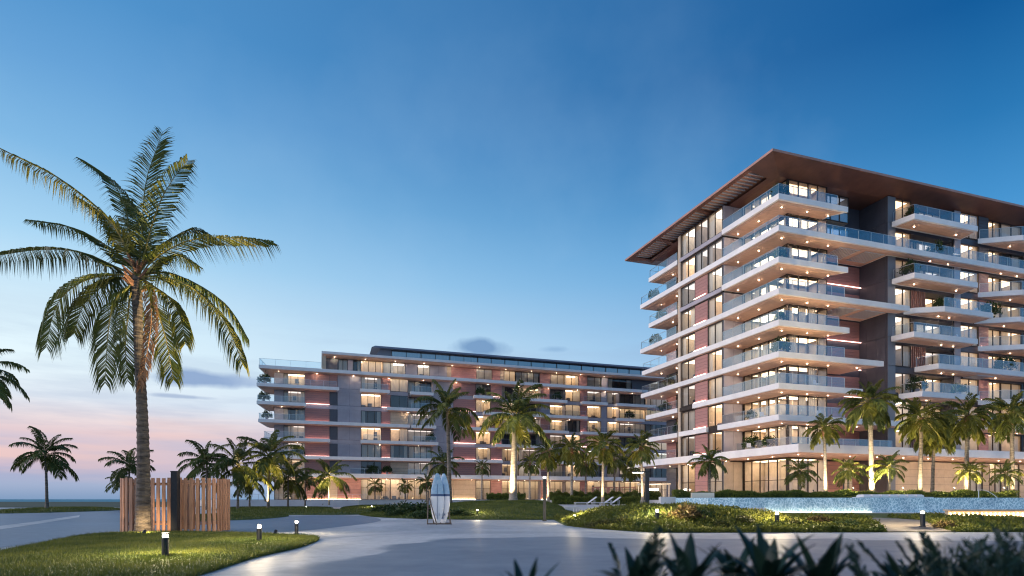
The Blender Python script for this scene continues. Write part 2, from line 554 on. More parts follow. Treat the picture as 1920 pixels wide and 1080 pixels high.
def trunk_mat(name, a, b):
    m, N, L = new_mat(name)
    bs = N['Principled BSDF']; bs.inputs['Roughness'].default_value = 0.85
    t = N.new('ShaderNodeTexCoord')
    mp = N.new('ShaderNodeMapping'); mp.inputs['Scale'].default_value = (1.6, 1.6, 7)
    L.new(t.outputs['Object'], mp.inputs[0])
    n = N.new('ShaderNodeTexNoise'); n.inputs['Scale'].default_value = 1.6; n.inputs['Detail'].default_value = 7; n.inputs['Roughness'].default_value = 0.7
    L.new(mp.outputs[0], n.inputs['Vector'])
    r = N.new('ShaderNodeValToRGB')
    r.color_ramp.elements[0].position = 0.36; r.color_ramp.elements[0].color = (*a, 1)
    r.color_ramp.elements[1].position = 0.62; r.color_ramp.elements[1].color = (*b, 1)
    L.new(n.outputs[0], r.inputs[0]); L.new(r.outputs[0], bs.inputs['Base Color'])
    bp = N.new('ShaderNodeBump'); bp.inputs['Strength'].default_value = 0.7; bp.inputs['Distance'].default_value = 0.03
    L.new(n.outputs[0], bp.inputs['Height']); L.new(bp.outputs[0], bs.inputs['Normal'])
    return m
M['trunk'] = trunk_mat('palm_bark', (0.075, 0.062, 0.055), (0.26, 0.22, 0.18))
M['trunkbig'] = trunk_mat('dark_palm_bark', (0.035, 0.030, 0.029), (0.16, 0.13, 0.105))
M['trunkpale'] = trunk_mat('pale_palm_bark', (0.20, 0.17, 0.14), (0.42, 0.37, 0.31))

def sea_mat():
    m, N, L = new_mat('sea_water')
    b = N['Principled BSDF']
    b.inputs['Base Color'].default_value = (0.05, 0.26, 0.34, 1)
    b.inputs['Roughness'].default_value = 0.75
    t = N.new('ShaderNodeTexCoord')
    n = N.new('ShaderNodeTexNoise'); n.inputs['Scale'].default_value = 0.25; n.inputs['Detail'].default_value = 8
    L.new(t.outputs['Object'], n.inputs['Vector'])
    bp = N.new('ShaderNodeBump'); bp.inputs['Strength'].default_value = 0.8; bp.inputs['Distance'].default_value = 1.0
    L.new(n.outputs[0], bp.inputs['Height']); L.new(bp.outputs[0], b.inputs['Normal'])
    return m
sheet('sea_water', [(-9000, 300), (9000, 300), (9000, 12000), (-9000, 12000)], -0.35, sea_mat())

# one ground sheet with its own far edge at the shore
sheet('ground', [(-420, -60), (420, -60), (420, 345), (-420, 330)], 0.0, M['paving'])
shore = [(-420, 300), (-420, 342), (-250, 338), (-120, 344), (0, 336), (300, 340), (300, 112), (-30, 112)]
far = [(-420, 112), (-150, 112), (-95, 104), (-66, 108), (-50, 118), (300, 118), (300, 341), (100, 338), (-60, 343), (-200, 337), (-420, 342)]
sheet('far_shore_scrub', far, 0.05, M['far_land'])
road = [(-120, 4), (-14, 4), (-13.8, 12), (-16, 22), (-14.5, 26.3), (-12, 26.2), (-9.8, 27), (-9, 32), (-8.6, 37.5), (-9.4, 43.5),
        (-12.4, 51), (-16.5, 55), (-19.5, 49), (-22, 44), (-26, 47), (-33, 60), (-44, 78), (-66, 90), (-120, 92)]
sheet('ring_road', smooth_closed(road, 5), 0.006, M['asphalt'])
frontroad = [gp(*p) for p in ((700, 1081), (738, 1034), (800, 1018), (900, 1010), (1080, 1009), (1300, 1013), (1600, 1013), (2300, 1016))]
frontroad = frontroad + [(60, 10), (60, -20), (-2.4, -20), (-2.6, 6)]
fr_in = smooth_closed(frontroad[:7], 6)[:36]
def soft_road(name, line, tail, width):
    """road sheet whose darker tone fades into the paving over a metre or two"""
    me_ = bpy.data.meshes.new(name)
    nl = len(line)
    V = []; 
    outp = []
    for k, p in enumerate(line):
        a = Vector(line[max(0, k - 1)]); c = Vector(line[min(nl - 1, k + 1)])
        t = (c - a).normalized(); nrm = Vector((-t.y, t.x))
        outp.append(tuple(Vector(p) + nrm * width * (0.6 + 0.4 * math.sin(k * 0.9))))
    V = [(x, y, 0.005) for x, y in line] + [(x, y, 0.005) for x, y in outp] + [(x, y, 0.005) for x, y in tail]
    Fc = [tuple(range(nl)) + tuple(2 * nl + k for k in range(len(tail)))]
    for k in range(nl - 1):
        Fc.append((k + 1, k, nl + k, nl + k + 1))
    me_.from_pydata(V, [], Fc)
    at_ = me_.attributes.new('asphalt_mix', 'FLOAT', 'POINT')
    at_.data.foreach_set('value', [1.0] * nl + [0.0] * nl + [1.0] * len(tail))  # darker asphalt tone fades to the paving tone at the outer row
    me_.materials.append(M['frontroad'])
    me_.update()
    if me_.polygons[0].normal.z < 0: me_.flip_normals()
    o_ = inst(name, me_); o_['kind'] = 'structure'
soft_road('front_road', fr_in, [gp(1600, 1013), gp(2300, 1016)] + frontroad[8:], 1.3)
sheet('kerb_line', [gp(*p) for p in ((-60, 994), (60, 979), (150, 966), (148, 970), (62, 984), (-60, 1002))], 0.012, M['paving'])
sheet('pale_paving_line', [gp(*p) for p in ((600, 1003), (760, 996), (860, 990), (905, 984), (880, 991), (780, 1000), (620, 1008))], 0.005, M['kerb'])  # paler kerb-toned strip laid over the paving

def fast_mesh(name, verts, faces_n, mats, parent=None, smooth=False):
    """verts: (k*faces_n,3) array, every face its own faces_n vertices"""
    nv = len(verts)
    nf = nv // faces_n
    me = bpy.data.meshes.new(name)
    me.vertices.add(nv)
    me.vertices.foreach_set('co', np.ascontiguousarray(verts, dtype=np.float32).ravel())
    me.loops.add(nv)
    me.loops.foreach_set('vertex_index', np.arange(nv, dtype=np.int32))
    me.polygons.add(nf)
    me.polygons.foreach_set('loop_start', np.arange(0, nv, faces_n, dtype=np.int32))
    me.polygons.foreach_set('loop_total', np.full(nf, faces_n, dtype=np.int32))
    for m in (mats if isinstance(mats, list) else [mats]):
        me.materials.append(m)
    me.update(calc_edges=True)
    me.validate()
    return me

def blades_mesh(name, P, h0, h1, w, m, lean=0.5):
    n = len(P)
    ang = RNG.uniform(0, 2 * math.pi, n)
    h = RNG.uniform(h0, h1, n)
    la = RNG.uniform(0, 2 * math.pi, n)
    ln = RNG.uniform(0.1, lean, n) * h
    dx, dy = np.cos(ang) * w / 2, np.sin(ang) * w / 2
    V = np.zeros((n, 3, 3))
    V[:, 0] = P; V[:, 1] = P; V[:, 2] = P
    V[:, 0, 0] -= dx; V[:, 0, 1] -= dy
    V[:, 1, 0] += dx; V[:, 1, 1] += dy
    V[:, 2, 0] += np.cos(la) * ln; V[:, 2, 1] += np.sin(la) * ln; V[:, 2, 2] += h
    return fast_mesh(name, V.reshape(-1, 3), 3, m)

def leaves_mesh(name, P, s0, s1, m, up=0.3, slim=0.5):
    """diamond leaves with random directions at the points P"""
    n = len(P)
    d = RNG.normal(size=(n, 3)); d[:, 2] += up
    d /= np.linalg.norm(d, axis=1, keepdims=True)
    e = RNG.normal(size=(n, 3))
    e -= d * (e * d).sum(1, keepdims=True)
    e /= np.linalg.norm(e, axis=1, keepdims=True)
    s = RNG.uniform(s0, s1, n)[:, None]
    V = np.zeros((n, 4, 3))
    V[:, 0] = P
    V[:, 1] = P + d * s * 0.5 + e * s * slim * 0.5
    V[:, 2] = P + d * s
    V[:, 3] = P + d * s * 0.5 - e * s * slim * 0.5
    return fast_mesh(name, V.reshape(-1, 3), 4, m)

def dome(name, poly, prof, m, centre=None, z0=0.0, noise=0.0):
    """raised bed: rings of the outline shrunk to a centre; prof = [(scale, height), ...]"""
    c = centre or (sum(p[0] for p in poly) / len(poly), sum(p[1] for p in poly) / len(poly))
    b = MB()
    n = len(poly)
    rings = []
    for s, h in prof:
        i = len(b.v)
        for k, p in enumerate(poly):
            hh = h * (1 + noise * math.sin(k * 1.7 + s * 9) * 0.5)
            b.v.append((c[0] + (p[0] - c[0]) * s, c[1] + (p[1] - c[1]) * s, z0 + hh))
        rings.append(i)
    for r0, r1 in zip(rings, rings[1:]):
        for k in range(n):
            j = (k + 1) % n
            b.f.append((r0 + k, r0 + j, r1 + j, r1 + k)); b.m.append(0)
    b.f.append(tuple(rings[-1] + k for k in range(n))); b.m.append(0)
    o = b.build(name, m, smooth=True)
    if o.data.polygons[-1].normal.z < 0:
        o.data.flip_normals()
    return o, c

def dome_points(poly, prof, c, n, z0=0.0, rmin=0.0, rmax=1.0):
    P = np.array(poly); Q = np.roll(P, -1, axis=0)
    c = np.array(c)
    area = np.abs(np.cross(P - c, Q - c))
    k = RNG.choice(len(P), size=n, p=area / area.sum())
    r = np.sqrt(RNG.uniform(rmin ** 2, rmax ** 2, n))
    t = RNG.uniform(0, 1, n)
    xy = c + (P[k] * (1 - t[:, None]) + Q[k] * t[:, None] - c) * r[:, None]
    sc = [p[0] for p in prof][::-1]; hh = [p[1] for p in prof][::-1]
    z = np.interp(r, sc, hh) + z0
    return np.column_stack([xy, z])

def lawn(poly, prof, nblades, h=(0.04, 0.09), w=0.018, centre=None, name='lawn', gname='lawn_grass', rmin=0.0):
    o, c = dome(name, poly, prof, M['grass_base'], centre)
    o['kind'] = 'structure'
    if nblades:
        P = dome_points(poly, prof, c, nblades, rmin=rmin)
        g = inst(gname, blades_mesh(gname, P, h[0], h[1], w, M['blade']))
        g['kind'] = 'stuff'
    return c

# foreground lawn with the big palm, the fence and three bollards
flawn = smooth_closed([(-14.2, 6), (-12.8, 13.0), (-14.6, 18.5), (-16.6, 24.2), (-14.2, 25.6), (-11.6, 25.2), (-9.2, 24.0), (-7.15, 22.4), (-6.35, 18.5),
                       (-6.3, 15.0), (-5.9, 11.5), (-5.5, 6), (-9, 4)], 6)
flprof = [(1.0, 0.012), (0.97, 0.06), (0.9, 0.10), (0.7, 0.13), (0.3, 0.15)]
flc = lawn(flawn, flprof, 90000, (0.035, 0.085), 0.016, centre=(-10.3, 16.5))
inst_k = inst('lawn_edge_tufts', blades_mesh('lawn_edge_tufts', dome_points(flawn, flprof, flc, 9000, rmin=0.97), 0.06, 0.15, 0.02, M['blade'], 0.9)); inst_k['kind'] = 'stuff'

# island with the lone palm, far left
isl = smooth_closed([(-58.5, 70), (-55, 62), (-51, 61), (-49.3, 68), (-52, 82), (-60, 90), (-64, 84)], 6)
lawn(isl, [(1.0, 0.02), (0.9, 0.12), (0.6, 0.28), (0.2, 0.35)], 7000, (0.1, 0.25), 0.06)
# lawns at the foot of the low building
lawn(smooth_closed([(-26, 47), (-21.5, 40), (-18.2, 43.5), (-19.5, 53), (-26, 56)], 5), [(1.0, 0.02), (0.9, 0.12), (0.4, 0.2)], 6000, (0.08, 0.16), 0.05)
lawn(smooth_closed([(-46, 98), (-28, 60), (-18, 55.5), (-13.6, 58.5), (-17, 66), (-26, 84), (-30, 99)], 5), [(1.0, 0.02), (0.92, 0.15), (0.4, 0.28)], 14000, (0.10, 0.22), 0.07)
lawn(smooth_closed([(-27, 99), (-20.5, 74), (-16.5, 68), (-14, 72), (-17, 88), (-19, 103)], 5), [(1.0, 0.02), (0.9, 0.2), (0.4, 0.5)], 9000, (0.10, 0.22), 0.07)
# the green mound behind the surfboards
mound_poly = smooth_closed([(-12.5, 52), (-9.2, 46.5), (-4.4, 43.2), (1.4, 42.3), (4.3, 43.6), (6.2, 50), (6.6, 60), (4.5, 69), (-3, 75), (-12, 72), (-15, 61)], 6)
mprof = [(1.0, 0.02), (0.93, 0.14), (0.75, 0.45), (0.55, 0.85), (0.38, 1.15), (0.2, 1.28), (0.08, 1.3)]
lawn(mound_poly, mprof, 70000, (0.06, 0.14), 0.04, centre=(1.5, 60))

# the long planted mound in front of the pool
def mfront(x):
    return 33.4 - 6.9 * min(1, max(0, (x - 3.0) / 3.0)) ** 0.6 if x < 6 else 26.5 - 0.25 * math.sin(x * 0.22)
def mheight(x, y):
    t = (y - mfront(x)) / 5.0
    t = max(0.0, min(1.0, t))
    s = t * t * (3 - 2 * t)
    hi = 0.36 + 0.54 * math.exp(-((x - 8.3) / 5.0) ** 4) + 0.05 * math.sin(x * 0.9) + 0.04 * math.sin(x * 2.1 + y)
    if x > 19: hi = 0.30 + 0.04 * math.sin(x)
    left = min(1.0, max(0.0, (x - 2.9) / 2.6)) ** 0.7
    back = max(0.0, min(1.0, (y - 37) / 5.0))
    h = s * hi * left
    return h * (1 - back) + back * min(0.42, 0.42 * left)
mb = MB()
gx = np.concatenate([np.arange(2.9, 24, 0.35), np.arange(24, 62, 1.2)])
ny = 30
for x in gx:
    y0 = mfront(x)
    for j in range(ny + 1):
        y = y0 + (45.0 - y0) * (j / ny) ** 1.25
        mb.v.append((x, y, mheight(x, y) + (0.015 if j else -0.02)))
for i in range(len(gx) - 1):
    for j in range(ny):
        a = i * (ny + 1) + j
        mb.f.append((a, a + ny + 1, a + ny + 2, a + 1)); mb.m.append(0)
o = mb.build('planted_mound', M['grass_base'], smooth=True)
if o.data.polygons[0].normal.z < 0: o.data.flip_normals()
o['kind'] = 'structure'
def on_path(x, y):       # sandy footpath crossing the mound
    cx = 17.6 + (y - 26) * 0.42
    return abs(x - cx) < 1.5 - (y - 26) * 0.05
pts = []
rr = random.Random(3)
while len(pts) < 90000:
    x = rr.uniform(3.0, 34); y0 = mfront(x); y = y0 + rr.random() ** 1.5 * 12
    if on_path(x, y): continue
    cl = math.sin(x * 1.3 + 1.2 * math.sin(y * 1.1)) * math.sin(y * 1.7 + x * 0.7)
    hh = 0.10 + 0.15 * max(0, cl) + (0.06 if x < 14 else 0.0)
    if rr.random() > (0.7 + 0.3 * cl): continue
    pts.append((x, y, mheight(x, y) + rr.random() * hh))
g = inst('ground_cover', leaves_mesh('ground_cover', np.array(pts), 0.07, 0.17, M['cover'], up=0.7)); g['kind'] = 'stuff'
pb = MB()
ys = np.linspace(26.6, 36, 14)
for k, y in enumerate(ys):
    cx = 17.6 + (y - 26) * 0.42; w = 1.6 - (y - 26) * 0.05
    for x in (cx - w, cx, cx + w):
        pb.v.append((x, y, mheight(x, y) + 0.04))
for k in range(len(ys) - 1):
    for q in (0, 1):
        a = k * 3 + q
        pb.f.append((a, a + 1, a + 4, a + 3)); pb.m.append(0)
o = pb.build('sandy_footpath', M['sand'], smooth=True); o['kind'] = 'structure'

# raised plaza that carries both buildings, and the low pool deck
UX, UY = math.cos(math.radians(18.7)), math.sin(math.radians(18.7))      # along the facades
VX, VY = -UY, UX                                                        # into the buildings
LO = ((485 - 960) / F * 116, 116.0)                                      # front-left corner of the long low building
TO = ((1460 - 960) / F * 66, 66.0)                                       # balcony corner of the tower
PZ = 1.35                                                                # plaza height
def Lw(a, b): return (LO[0] + a * UX + b * VX, LO[1] + a * UY + b * VY)
def Tw(a, b): return (TO[0] + a * UX + b * VX, TO[1] + a * UY + b * VY)
plaza = [Lw(-6, -9), Lw(50, -9), (3.0, 77), (17.0, 77), (17.0, 52.0), (100, 52.0), (100, 190), (-70, 190), Lw(-12, 10)]
b = MB(); b.prism(plaza, -0.2, PZ)
o = b.build('plaza', M['white']); o['kind'] = 'structure'
b = MB(); b.prism([(4.5, 51.5), (12.2, 51.5), (17.0, 51.9), (17.0, 76.9), (5.2, 76.9)], -0.1, 0.80)
o = b.build('pool_deck', M['white']); o['kind'] = 'structure'
# ------------------------------------------------------------------ buildings: shared pieces
CACHE = {}
def window_frame(w, h, n, transom=None):
    key = ('wf', round(w, 2), round(h, 2), n, transom)
    if key not in CACHE:
        b = MB(); t = 0.07; d = 0.12
        b.box(0, w, 0, d, 0, t); b.box(0, w, 0, d, h - t, h)
        b.box(0, t, 0.001, d - 0.001, t, h - t); b.box(w - t, w, 0.001, d - 0.001, t, h - t)
        for k in range(1, n):
            x = w * k / n
            b.box(x - 0.05, x + 0.05, 0.002, d - 0.002, t, h - t)
        if transom:
            for k in range(n):
                x0 = w * k / n + (0.07 if k == 0 else 0.05); x1 = w * (k + 1) / n - (0.07 if k == n - 1 else 0.05)
                b.box(x0, x1, 0.004, d - 0.004, transom - 0.03, transom + 0.03)
        CACHE[key] = b.mesh('window_frame', M['bronze'])
    return CACHE[key]

def pane_mesh(w, h, m):
    key = ('pane', round(w, 2), round(h, 2), m.name)
    if key not in CACHE:
        b = MB(); b.face([(0, 0, 0), (w, 0, 0), (w, 0, h), (0, 0, h)])
        CACHE[key] = b.mesh('pane', m)
    return CACHE[key]

def room_mesh(w, h, lamp, curtains, depth=2.6, seed=0, dark=False):
    key = ('room', round(w, 2), round(h, 2), lamp, curtains, seed, depth)
    if key in CACHE: return CACHE[key]
    r = random.Random(seed * 17 + int(w * 10))
    b = MB()
    y0 = 0.16
    b.face([(0, y0, 0.01), (w, y0, 0.01), (w, depth, 0.01), (0, depth, 0.01)], 0)
    b.face([(0, y0, h), (0, depth, h), (w, depth, h), (w, y0, h)], 0)
    b.face([(0, depth, 0), (w, depth, 0), (w, depth, h), (0, depth, h)], 0)
    b.face([(0, y0, 0), (0, depth, 0), (0, depth, h), (0, y0, h)], 0)
    b.face([(w, y0, 0), (w, y0, h), (w, depth, h), (w, depth, 0)], 0)
    if lamp:
        m = 0.03
        b.face([(w * m, 0.45, h - 0.03), (w * m, depth - 0.1, h - 0.03), (w * (1 - m), depth - 0.1, h - 0.03), (w * (1 - m), 0.45, h - 0.03)], 1)
    # furniture inside
    for _ in range(2):
        fx = r.uniform(0.1, max(0.2, w - 1.0)); fh = r.uniform(0.4, 0.95)
        b.box(fx, fx + 0.8, 1.2, 1.8, 0.02, fh, 3)
    if r.random() < 0.6:
        fx = r.uniform(0.2, max(0.3, w - 0.9))
        b.box(fx, fx + 0.7, depth - 0.06, depth - 0.02, h * 0.45, h * 0.8, 3)
    spans = {0: [], 1: [(0.02, 0.2), (0.8, 0.98)], 2: [(0.02, 0.46)], 3: [(0.05, 0.95)], 4: [(0.55, 0.98)]}[curtains]
    for s0, s1 in spans:
        x0, x1 = w * s0, w * s1
        n = max(4, int((x1 - x0) / 0.14))
        for k in range(n):
            xa, xb = x0 + (x1 - x0) * k / n, x0 + (x1 - x0) * (k + 1) / n
            ya, yb = (0.26, 0.34) if k % 2 else (0.34, 0.26)
            b.face([(xa, ya, 0.03), (xb, yb, 0.03), (xb, yb, h - 0.05), (xa, ya, h - 0.05)], 2)
    lm = M[lamp] if lamp else M['roomdark']
    CACHE[key] = b.mesh('room', [M['roomdark'] if dark else M['room'], lm, M['curtain'], M['dark']])
    return CACHE[key]

RW = random.Random(11)
def window(root, side, a, b, z, w, h, n, lit='rand', transom=None, room=True, g=None, name='window', depth=2.6):
    """side 'v': faces -v, spans a..a+w ; side 'u': faces -u, spans b..b+w"""
    if side == 'v':
        loc, rz = (a, b, z), 0.0
    else:
        loc, rz = (a, b + w, z), -math.pi / 2
    fr = inst(name, window_frame(w, h, n, transom), root, loc, rz)
    pm = g or M['glass']
    pw = w / n - 0.102
    for k in range(n):
        inst('pane', pane_mesh(pw, h - 0.14, pm), fr, (w * k / n + 0.051, 0.06, 0.07))
    if room:
        if lit == 'rand':
            lit = RW.choices(['lamp_hi', 'lamp_mid', 'lamp_lo', None, 'lamp_cool'], [5, 4, 3, 1, 4])[0]
        cur = RW.choice([0, 1, 1, 2, 3, 4, 3])
        inst('room', room_mesh(w - 0.02, h - 0.02, lit, cur, depth, RW.randrange(3), dark=(lit is None)), fr, (0.01, 0.0, 0.01))
    return fr

def panel(root, side, a, b, z, w, h, m, thick=0.25, name='cladding_panel', joints=0, led=False, vj=0):
    """a cladding panel with real open joints; side 'v' spans a, side 'u' spans b"""
    bld = MB()
    nz = max(1, joints); nxp = max(1, vj)
    gap = 0.03
    for i in range(nxp):
        for j in range(nz):
            bld.box(w * i / nxp + gap / 2, w * (i + 1) / nxp - gap / 2, 0.0, 0.05, h * j / nz + gap / 2, h * (j + 1) / nz - gap / 2, 0)
    bld.box(0, w, 0.052, thick, 0, h, 1)
    if side == 'v':
        loc, rz = (a, b, z), 0.0
    else:
        loc, rz = (a, b + w, z), -math.pi / 2
    key = ('panel', round(w, 2), round(h, 2), m.name, joints, vj, thick)
    if key not in CACHE:
        CACHE[key] = bld.mesh(name, [m, M['dark']])
    o = inst(name, CACHE[key], root, loc, rz)
    if led:
        key = ('led', round(w, 2), led)
        if key not in CACHE:
            lb = MB(); lb.box(0.05, w - 0.05, -0.30, -0.24, 0, 0.05)
            CACHE[key] = lb.mesh('light_strip', M['led' if led == 'pink' else 'ledwarm'])
        inst('light_strip', CACHE[key], o, (0, 0, 0.03))
    return o

def slats(root, side, a, b, z, w, h, m=None):
    key = ('slats', round(w, 2), round(h, 2))
    loc, rz = ((a, b, z), 0.0) if side == 'v' else ((a, b + w, z), -math.pi / 2)
    key2 = ('slat', round(h, 2))
    if key not in CACHE:
        bb = MB(); bb.box(0, w, 0.14, 0.3, 0, h); CACHE[key] = bb.mesh('screen_backing', M['dark'])
        s = MB(); s.box(0, 0.12, 0, 0.12, 0, h); CACHE[key2] = s.mesh('slat', M['red2'])
    o = inst('slat_screen', CACHE[key], root, loc, rz)
    n = int(w / 0.30)
    for k in range(n):
        inst('slat', CACHE[key2], o, (0.05 + k * (w - 0.2) / max(1, n - 1), 0, 0))
    return o
M['red2'] = mat('terracotta_slats', (0.36, 0.17, 0.14), 0.55, var=0.1, scale=3)

def balcony(root, poly, z, thick=0.62, edges=(), lights=(), rail_h=1.1, soffit=0.16, seg=1.9, name='balcony', louvres=(), lip=0.28, paned=True):
    """floor slab with a boarded underside, glass balustrade along the given outline edges, downlights"""
    m = MB(); m.prism(poly, z - thick, z)
    o = m.build(name, M['fascia'], root)
    q = inset(poly, lip)
    q2 = inset(poly, lip + 0.25)
    s = MB(); s.frustum(q2, z - thick - soffit, q, z - thick - 0.004)
    s.build('soffit', M['soffit'], o)
    zs = z - thick - soffit
    for (x, y) in lights:
        if 'dl' not in CACHE:
            d = MB()
            ring = [(0.05 * math.cos(t * math.pi / 5), 0.05 * math.sin(t * math.pi / 5)) for t in range(10)]
            d.prism(ring, -0.035, 0.0)
            CACHE['dl'] = d.mesh('downlight', M['down'])
        inst('downlight', CACHE['dl'], o, (x, y, zs - 0.004))
    for (x0, x1, y0, y1) in louvres:
        lv = MB()
        n = max(4, int((x1 - x0) / 0.32))
        lv.box(x0, x1, y0, y0 + 0.1, zs - 0.09, zs - 0.012); lv.box(x0, x1, y1 - 0.1, y1, zs - 0.09, zs - 0.012)
        for k in range(n):
            xx = x0 + (x1 - x0) * (k + 0.2) / n
            lv.box(xx, xx + 0.13, y0 + 0.1, y1 - 0.1, zs - 0.08, zs - 0.014)
        lv.build('louvre', M['louvre'], o)
    n = len(poly)
    if edges:
        inr = inset(poly, 0.12)
        hr = MB()
        for e in edges:
            p, qq = Vector(inr[e]), Vector(inr[(e + 1) % n])
            L = (qq - p).length
            k = max(1, round(L / seg))
            u = (qq - p).normalized()
            ang = math.atan2(u.y, u.x)
            w = L / k - 0.04
            if paned:
                key = ('gp', round(w, 2), rail_h)
                if key not in CACHE:
                    g = MB(); g.box(0, w, -0.012, 0.012, 0.03, rail_h)
                    CACHE[key] = g.mesh('glass_panel', M['rail'])
                for i in range(k):
                    c = p + u * (L * i / k + 0.02)
                    inst('glass_panel', CACHE[key], o, (c.x, c.y, z), ang)
            nrm = Vector((-u.y, u.x)) * 0.03
            a0, a1 = p, qq
            hr.prism([tuple(a0 - nrm), tuple(a1 - nrm), tuple(a1 + nrm), tuple(a0 + nrm)], z + rail_h, z + rail_h + 0.035)
            for i in range(k + 1):
                c = p + u * (L * i / k)
                hr.box(c.x - 0.02, c.x + 0.02, c.y - 0.02, c.y + 0.02, z + 0.002, z + rail_h - 0.002)
        hr.build('handrail', M['steel'], o)
    return o

# ------------------------------------------------------------------ the tower on the right
ROT = math.radians(18.7)
tower = empty('apartment_tower', (TO[0], TO[1], PZ), ROT)
tag(tower, 'tall nine storey apartment tower with wraparound balconies and a copper overhanging roof', 'apartment building')
def TZ(n):       # floor level n above the plaza; 0 = plaza
    return 0.0 if n == 0 else 5.90 + 3.43 * (n - 1)
CL = 0.80        # slab + soffit
H1 = 3.43 - CL
def sto(n):      # (z, clear height) of storey n
    if n == 0: return 0.02, TZ(1) - 1.16
    if n == 9: return TZ(9) + 0.02, 3.1
    return TZ(n) + 0.02, H1
TOPZ = TZ(9) + 3.12

# floor plates / balconies
D = lambda *p: list(p)
def main_poly(ar, bl, wide=5.15, cut=0.9):
    return [(0, 0), (ar, 0), (ar - cut, 1.45), (ar - cut, wide), (6.0, wide), (6.0, bl), (0, bl)]
wl_ = [(1.5, 1.2), (1.5, 4.8), (1.5, 8.4), (5.0, 1.1), (8.0, 1.1)]
def spec(n, ar, bl, extra=(), lou=(), edges=None):
    z = TZ(n)
    poly = main_poly(ar, bl)
    ed = edges if edges is not None else (0, 6)
    L = list(wl_)
    if bl > 20: L += [(1.6, 21.5), (1.6, 25.5)]
    if ar > 16: L += [(12.0, 1.0)]
    L += list(extra)
    return balcony(tower, poly, z, edges=(), lights=L, louvres=lou)
def rail_run(parent, pts, z, seg=1.9, rail_h=1.1):
    """glass balustrade along an open run of points"""
    hr = MB()
    for p, q in zip(pts, pts[1:]):
        p, q = Vector(p), Vector(q)
        L = (q - p).length
        k = max(1, round(L / seg)); u = (q - p).normalized(); ang = math.atan2(u.y, u.x); w = L / k - 0.04
        key = ('gp', round(w, 2), rail_h)
        if key not in CACHE:
            g = MB(); g.box(0, w, -0.012, 0.012, 0.03, rail_h); CACHE[key] = g.mesh('glass_panel', M['rail'])
        for i in range(k):
            c = p + u * (L * i / k + 0.02)
            inst('glass_panel', CACHE[key], parent, (c.x, c.y, z), ang)
        nrm = Vector((-u.y, u.x)) * 0.03
        hr.prism([tuple(p - nrm), tuple(q - nrm), tuple(q + nrm), tuple(p + nrm)], z + rail_h, z + rail_h + 0.035)
        for i in range(k + 1):
            c = p + u * (L * i / k)
            hr.box(c.x - 0.02, c.x + 0.02, c.y - 0.02, c.y + 0.02, z + 0.002, z + rail_h - 0.002)
    hr.build('handrail', M['steel'], parent)

BWL = 9.6     # where the wraparound balcony stops against the side wall
e = 0.14
# main plates: level -> (right end, left end)
for n, ar, bl in ((9, 9.8, BWL - 0.02), (8, 62, 28.9), (7, 9.8, BWL - 0.02), (6, 19.3, 28.9), (5, 10.0, 28.4), (4, 15.2, 28.7), (3, 12.0, 15.6), (2, 18.4, 10.4)):
    lou = []
    if n == 8: lou = [(9.6, 12.6, 0.9, 3.6), (13.4, 16.4, 0.9, 3.6)]
    if n == 6: lou = [(9.6, 12.6, 0.9, 3.6), (13.4, 16.4, 0.9, 3.6)]
    if n == 8:
        z = TZ(8)
        poly = [(0, 0), (62, 0), (62, 1.35), (17.35, 1.35), (17.35, 5.15), (6, 5.15), (6, bl), (0, bl)]
        o = balcony(tower, poly, z, lights=wl_ + [(1.6, 21.5), (1.6, 25.5), (23.5, 0.65), (26.5, 0.65), (36, .65), (39, .65)], louvres=lou, lip=0.22)
    else:
        ext = [(1.6, 21.5), (1.6, 25.5)] if bl > 20 else []
        if ar > 14: ext = ext + [(12.2, 1.0)]
        cut = 1.2 if ar < 16 else 0.6
        if ar > 17.4:
            poly = [(0, 0), (ar, 0), (ar - cut, 1.25), (17.35, 1.35), (17.35, 5.15), (6.0, 5.15), (6.0, bl), (0, bl)]
        else:
            poly = main_poly(ar, bl, cut=cut)
        o = balcony(tower, poly, TZ(n), lights=wl_ + ext, louvres=lou)
    z = TZ(n)
    rr_ = min(ar - cut - 0.2, 9.4) if n != 8 else 17.2
    rail_run(o, [(e, BWL - 0.1), (e, e), (rr_, e)], z)
    if n == 8:
        rail_run(o, [(17.3, e), (45, e)], z, seg=2.2)
    if bl > 20:
        rail_run(o, [(5.8, bl - e), (e, bl - e), (e, 19.5)], z, seg=2.3)
# balconies at the far left end, on the levels without a long plate
for n, bl in ((9, 26.8), (7, 26.8), (3, 27.6), (2, 26.8)):
    poly = [(0.2, 19.4), (5.5, 19.4), (5.5, bl), (0.2, bl)]
    o = balcony(tower, poly, TZ(n), lights=[(1.6, 22.5)])
    rail_run(o, [(5.3, bl - e), (0.2 + e, bl - e), (0.2 + e, 19.6)], TZ(n), seg=2.3)
# thin grey bands across the flush window bay on the in-between levels
for n, b0, b1 in ((9, 9.85, 18.7), (7, 9.85, 18.7), (3, 15.8, 18.7), (2, 10.9, 18.7)):
    if n == 2: b0, b1 = 12.6, 18.7
    m_ = MB(); m_.box(-0.02 if n in (2,) else 0.12, 0.33, b0, b1, TZ(n) - 0.62, TZ(n) - (0.0 if n == 2 else 0.12))
    m_.build('spandrel_band', M['fascia'] if n == 2 else M['grey'] if n > 5 else M['bronze'], tower)
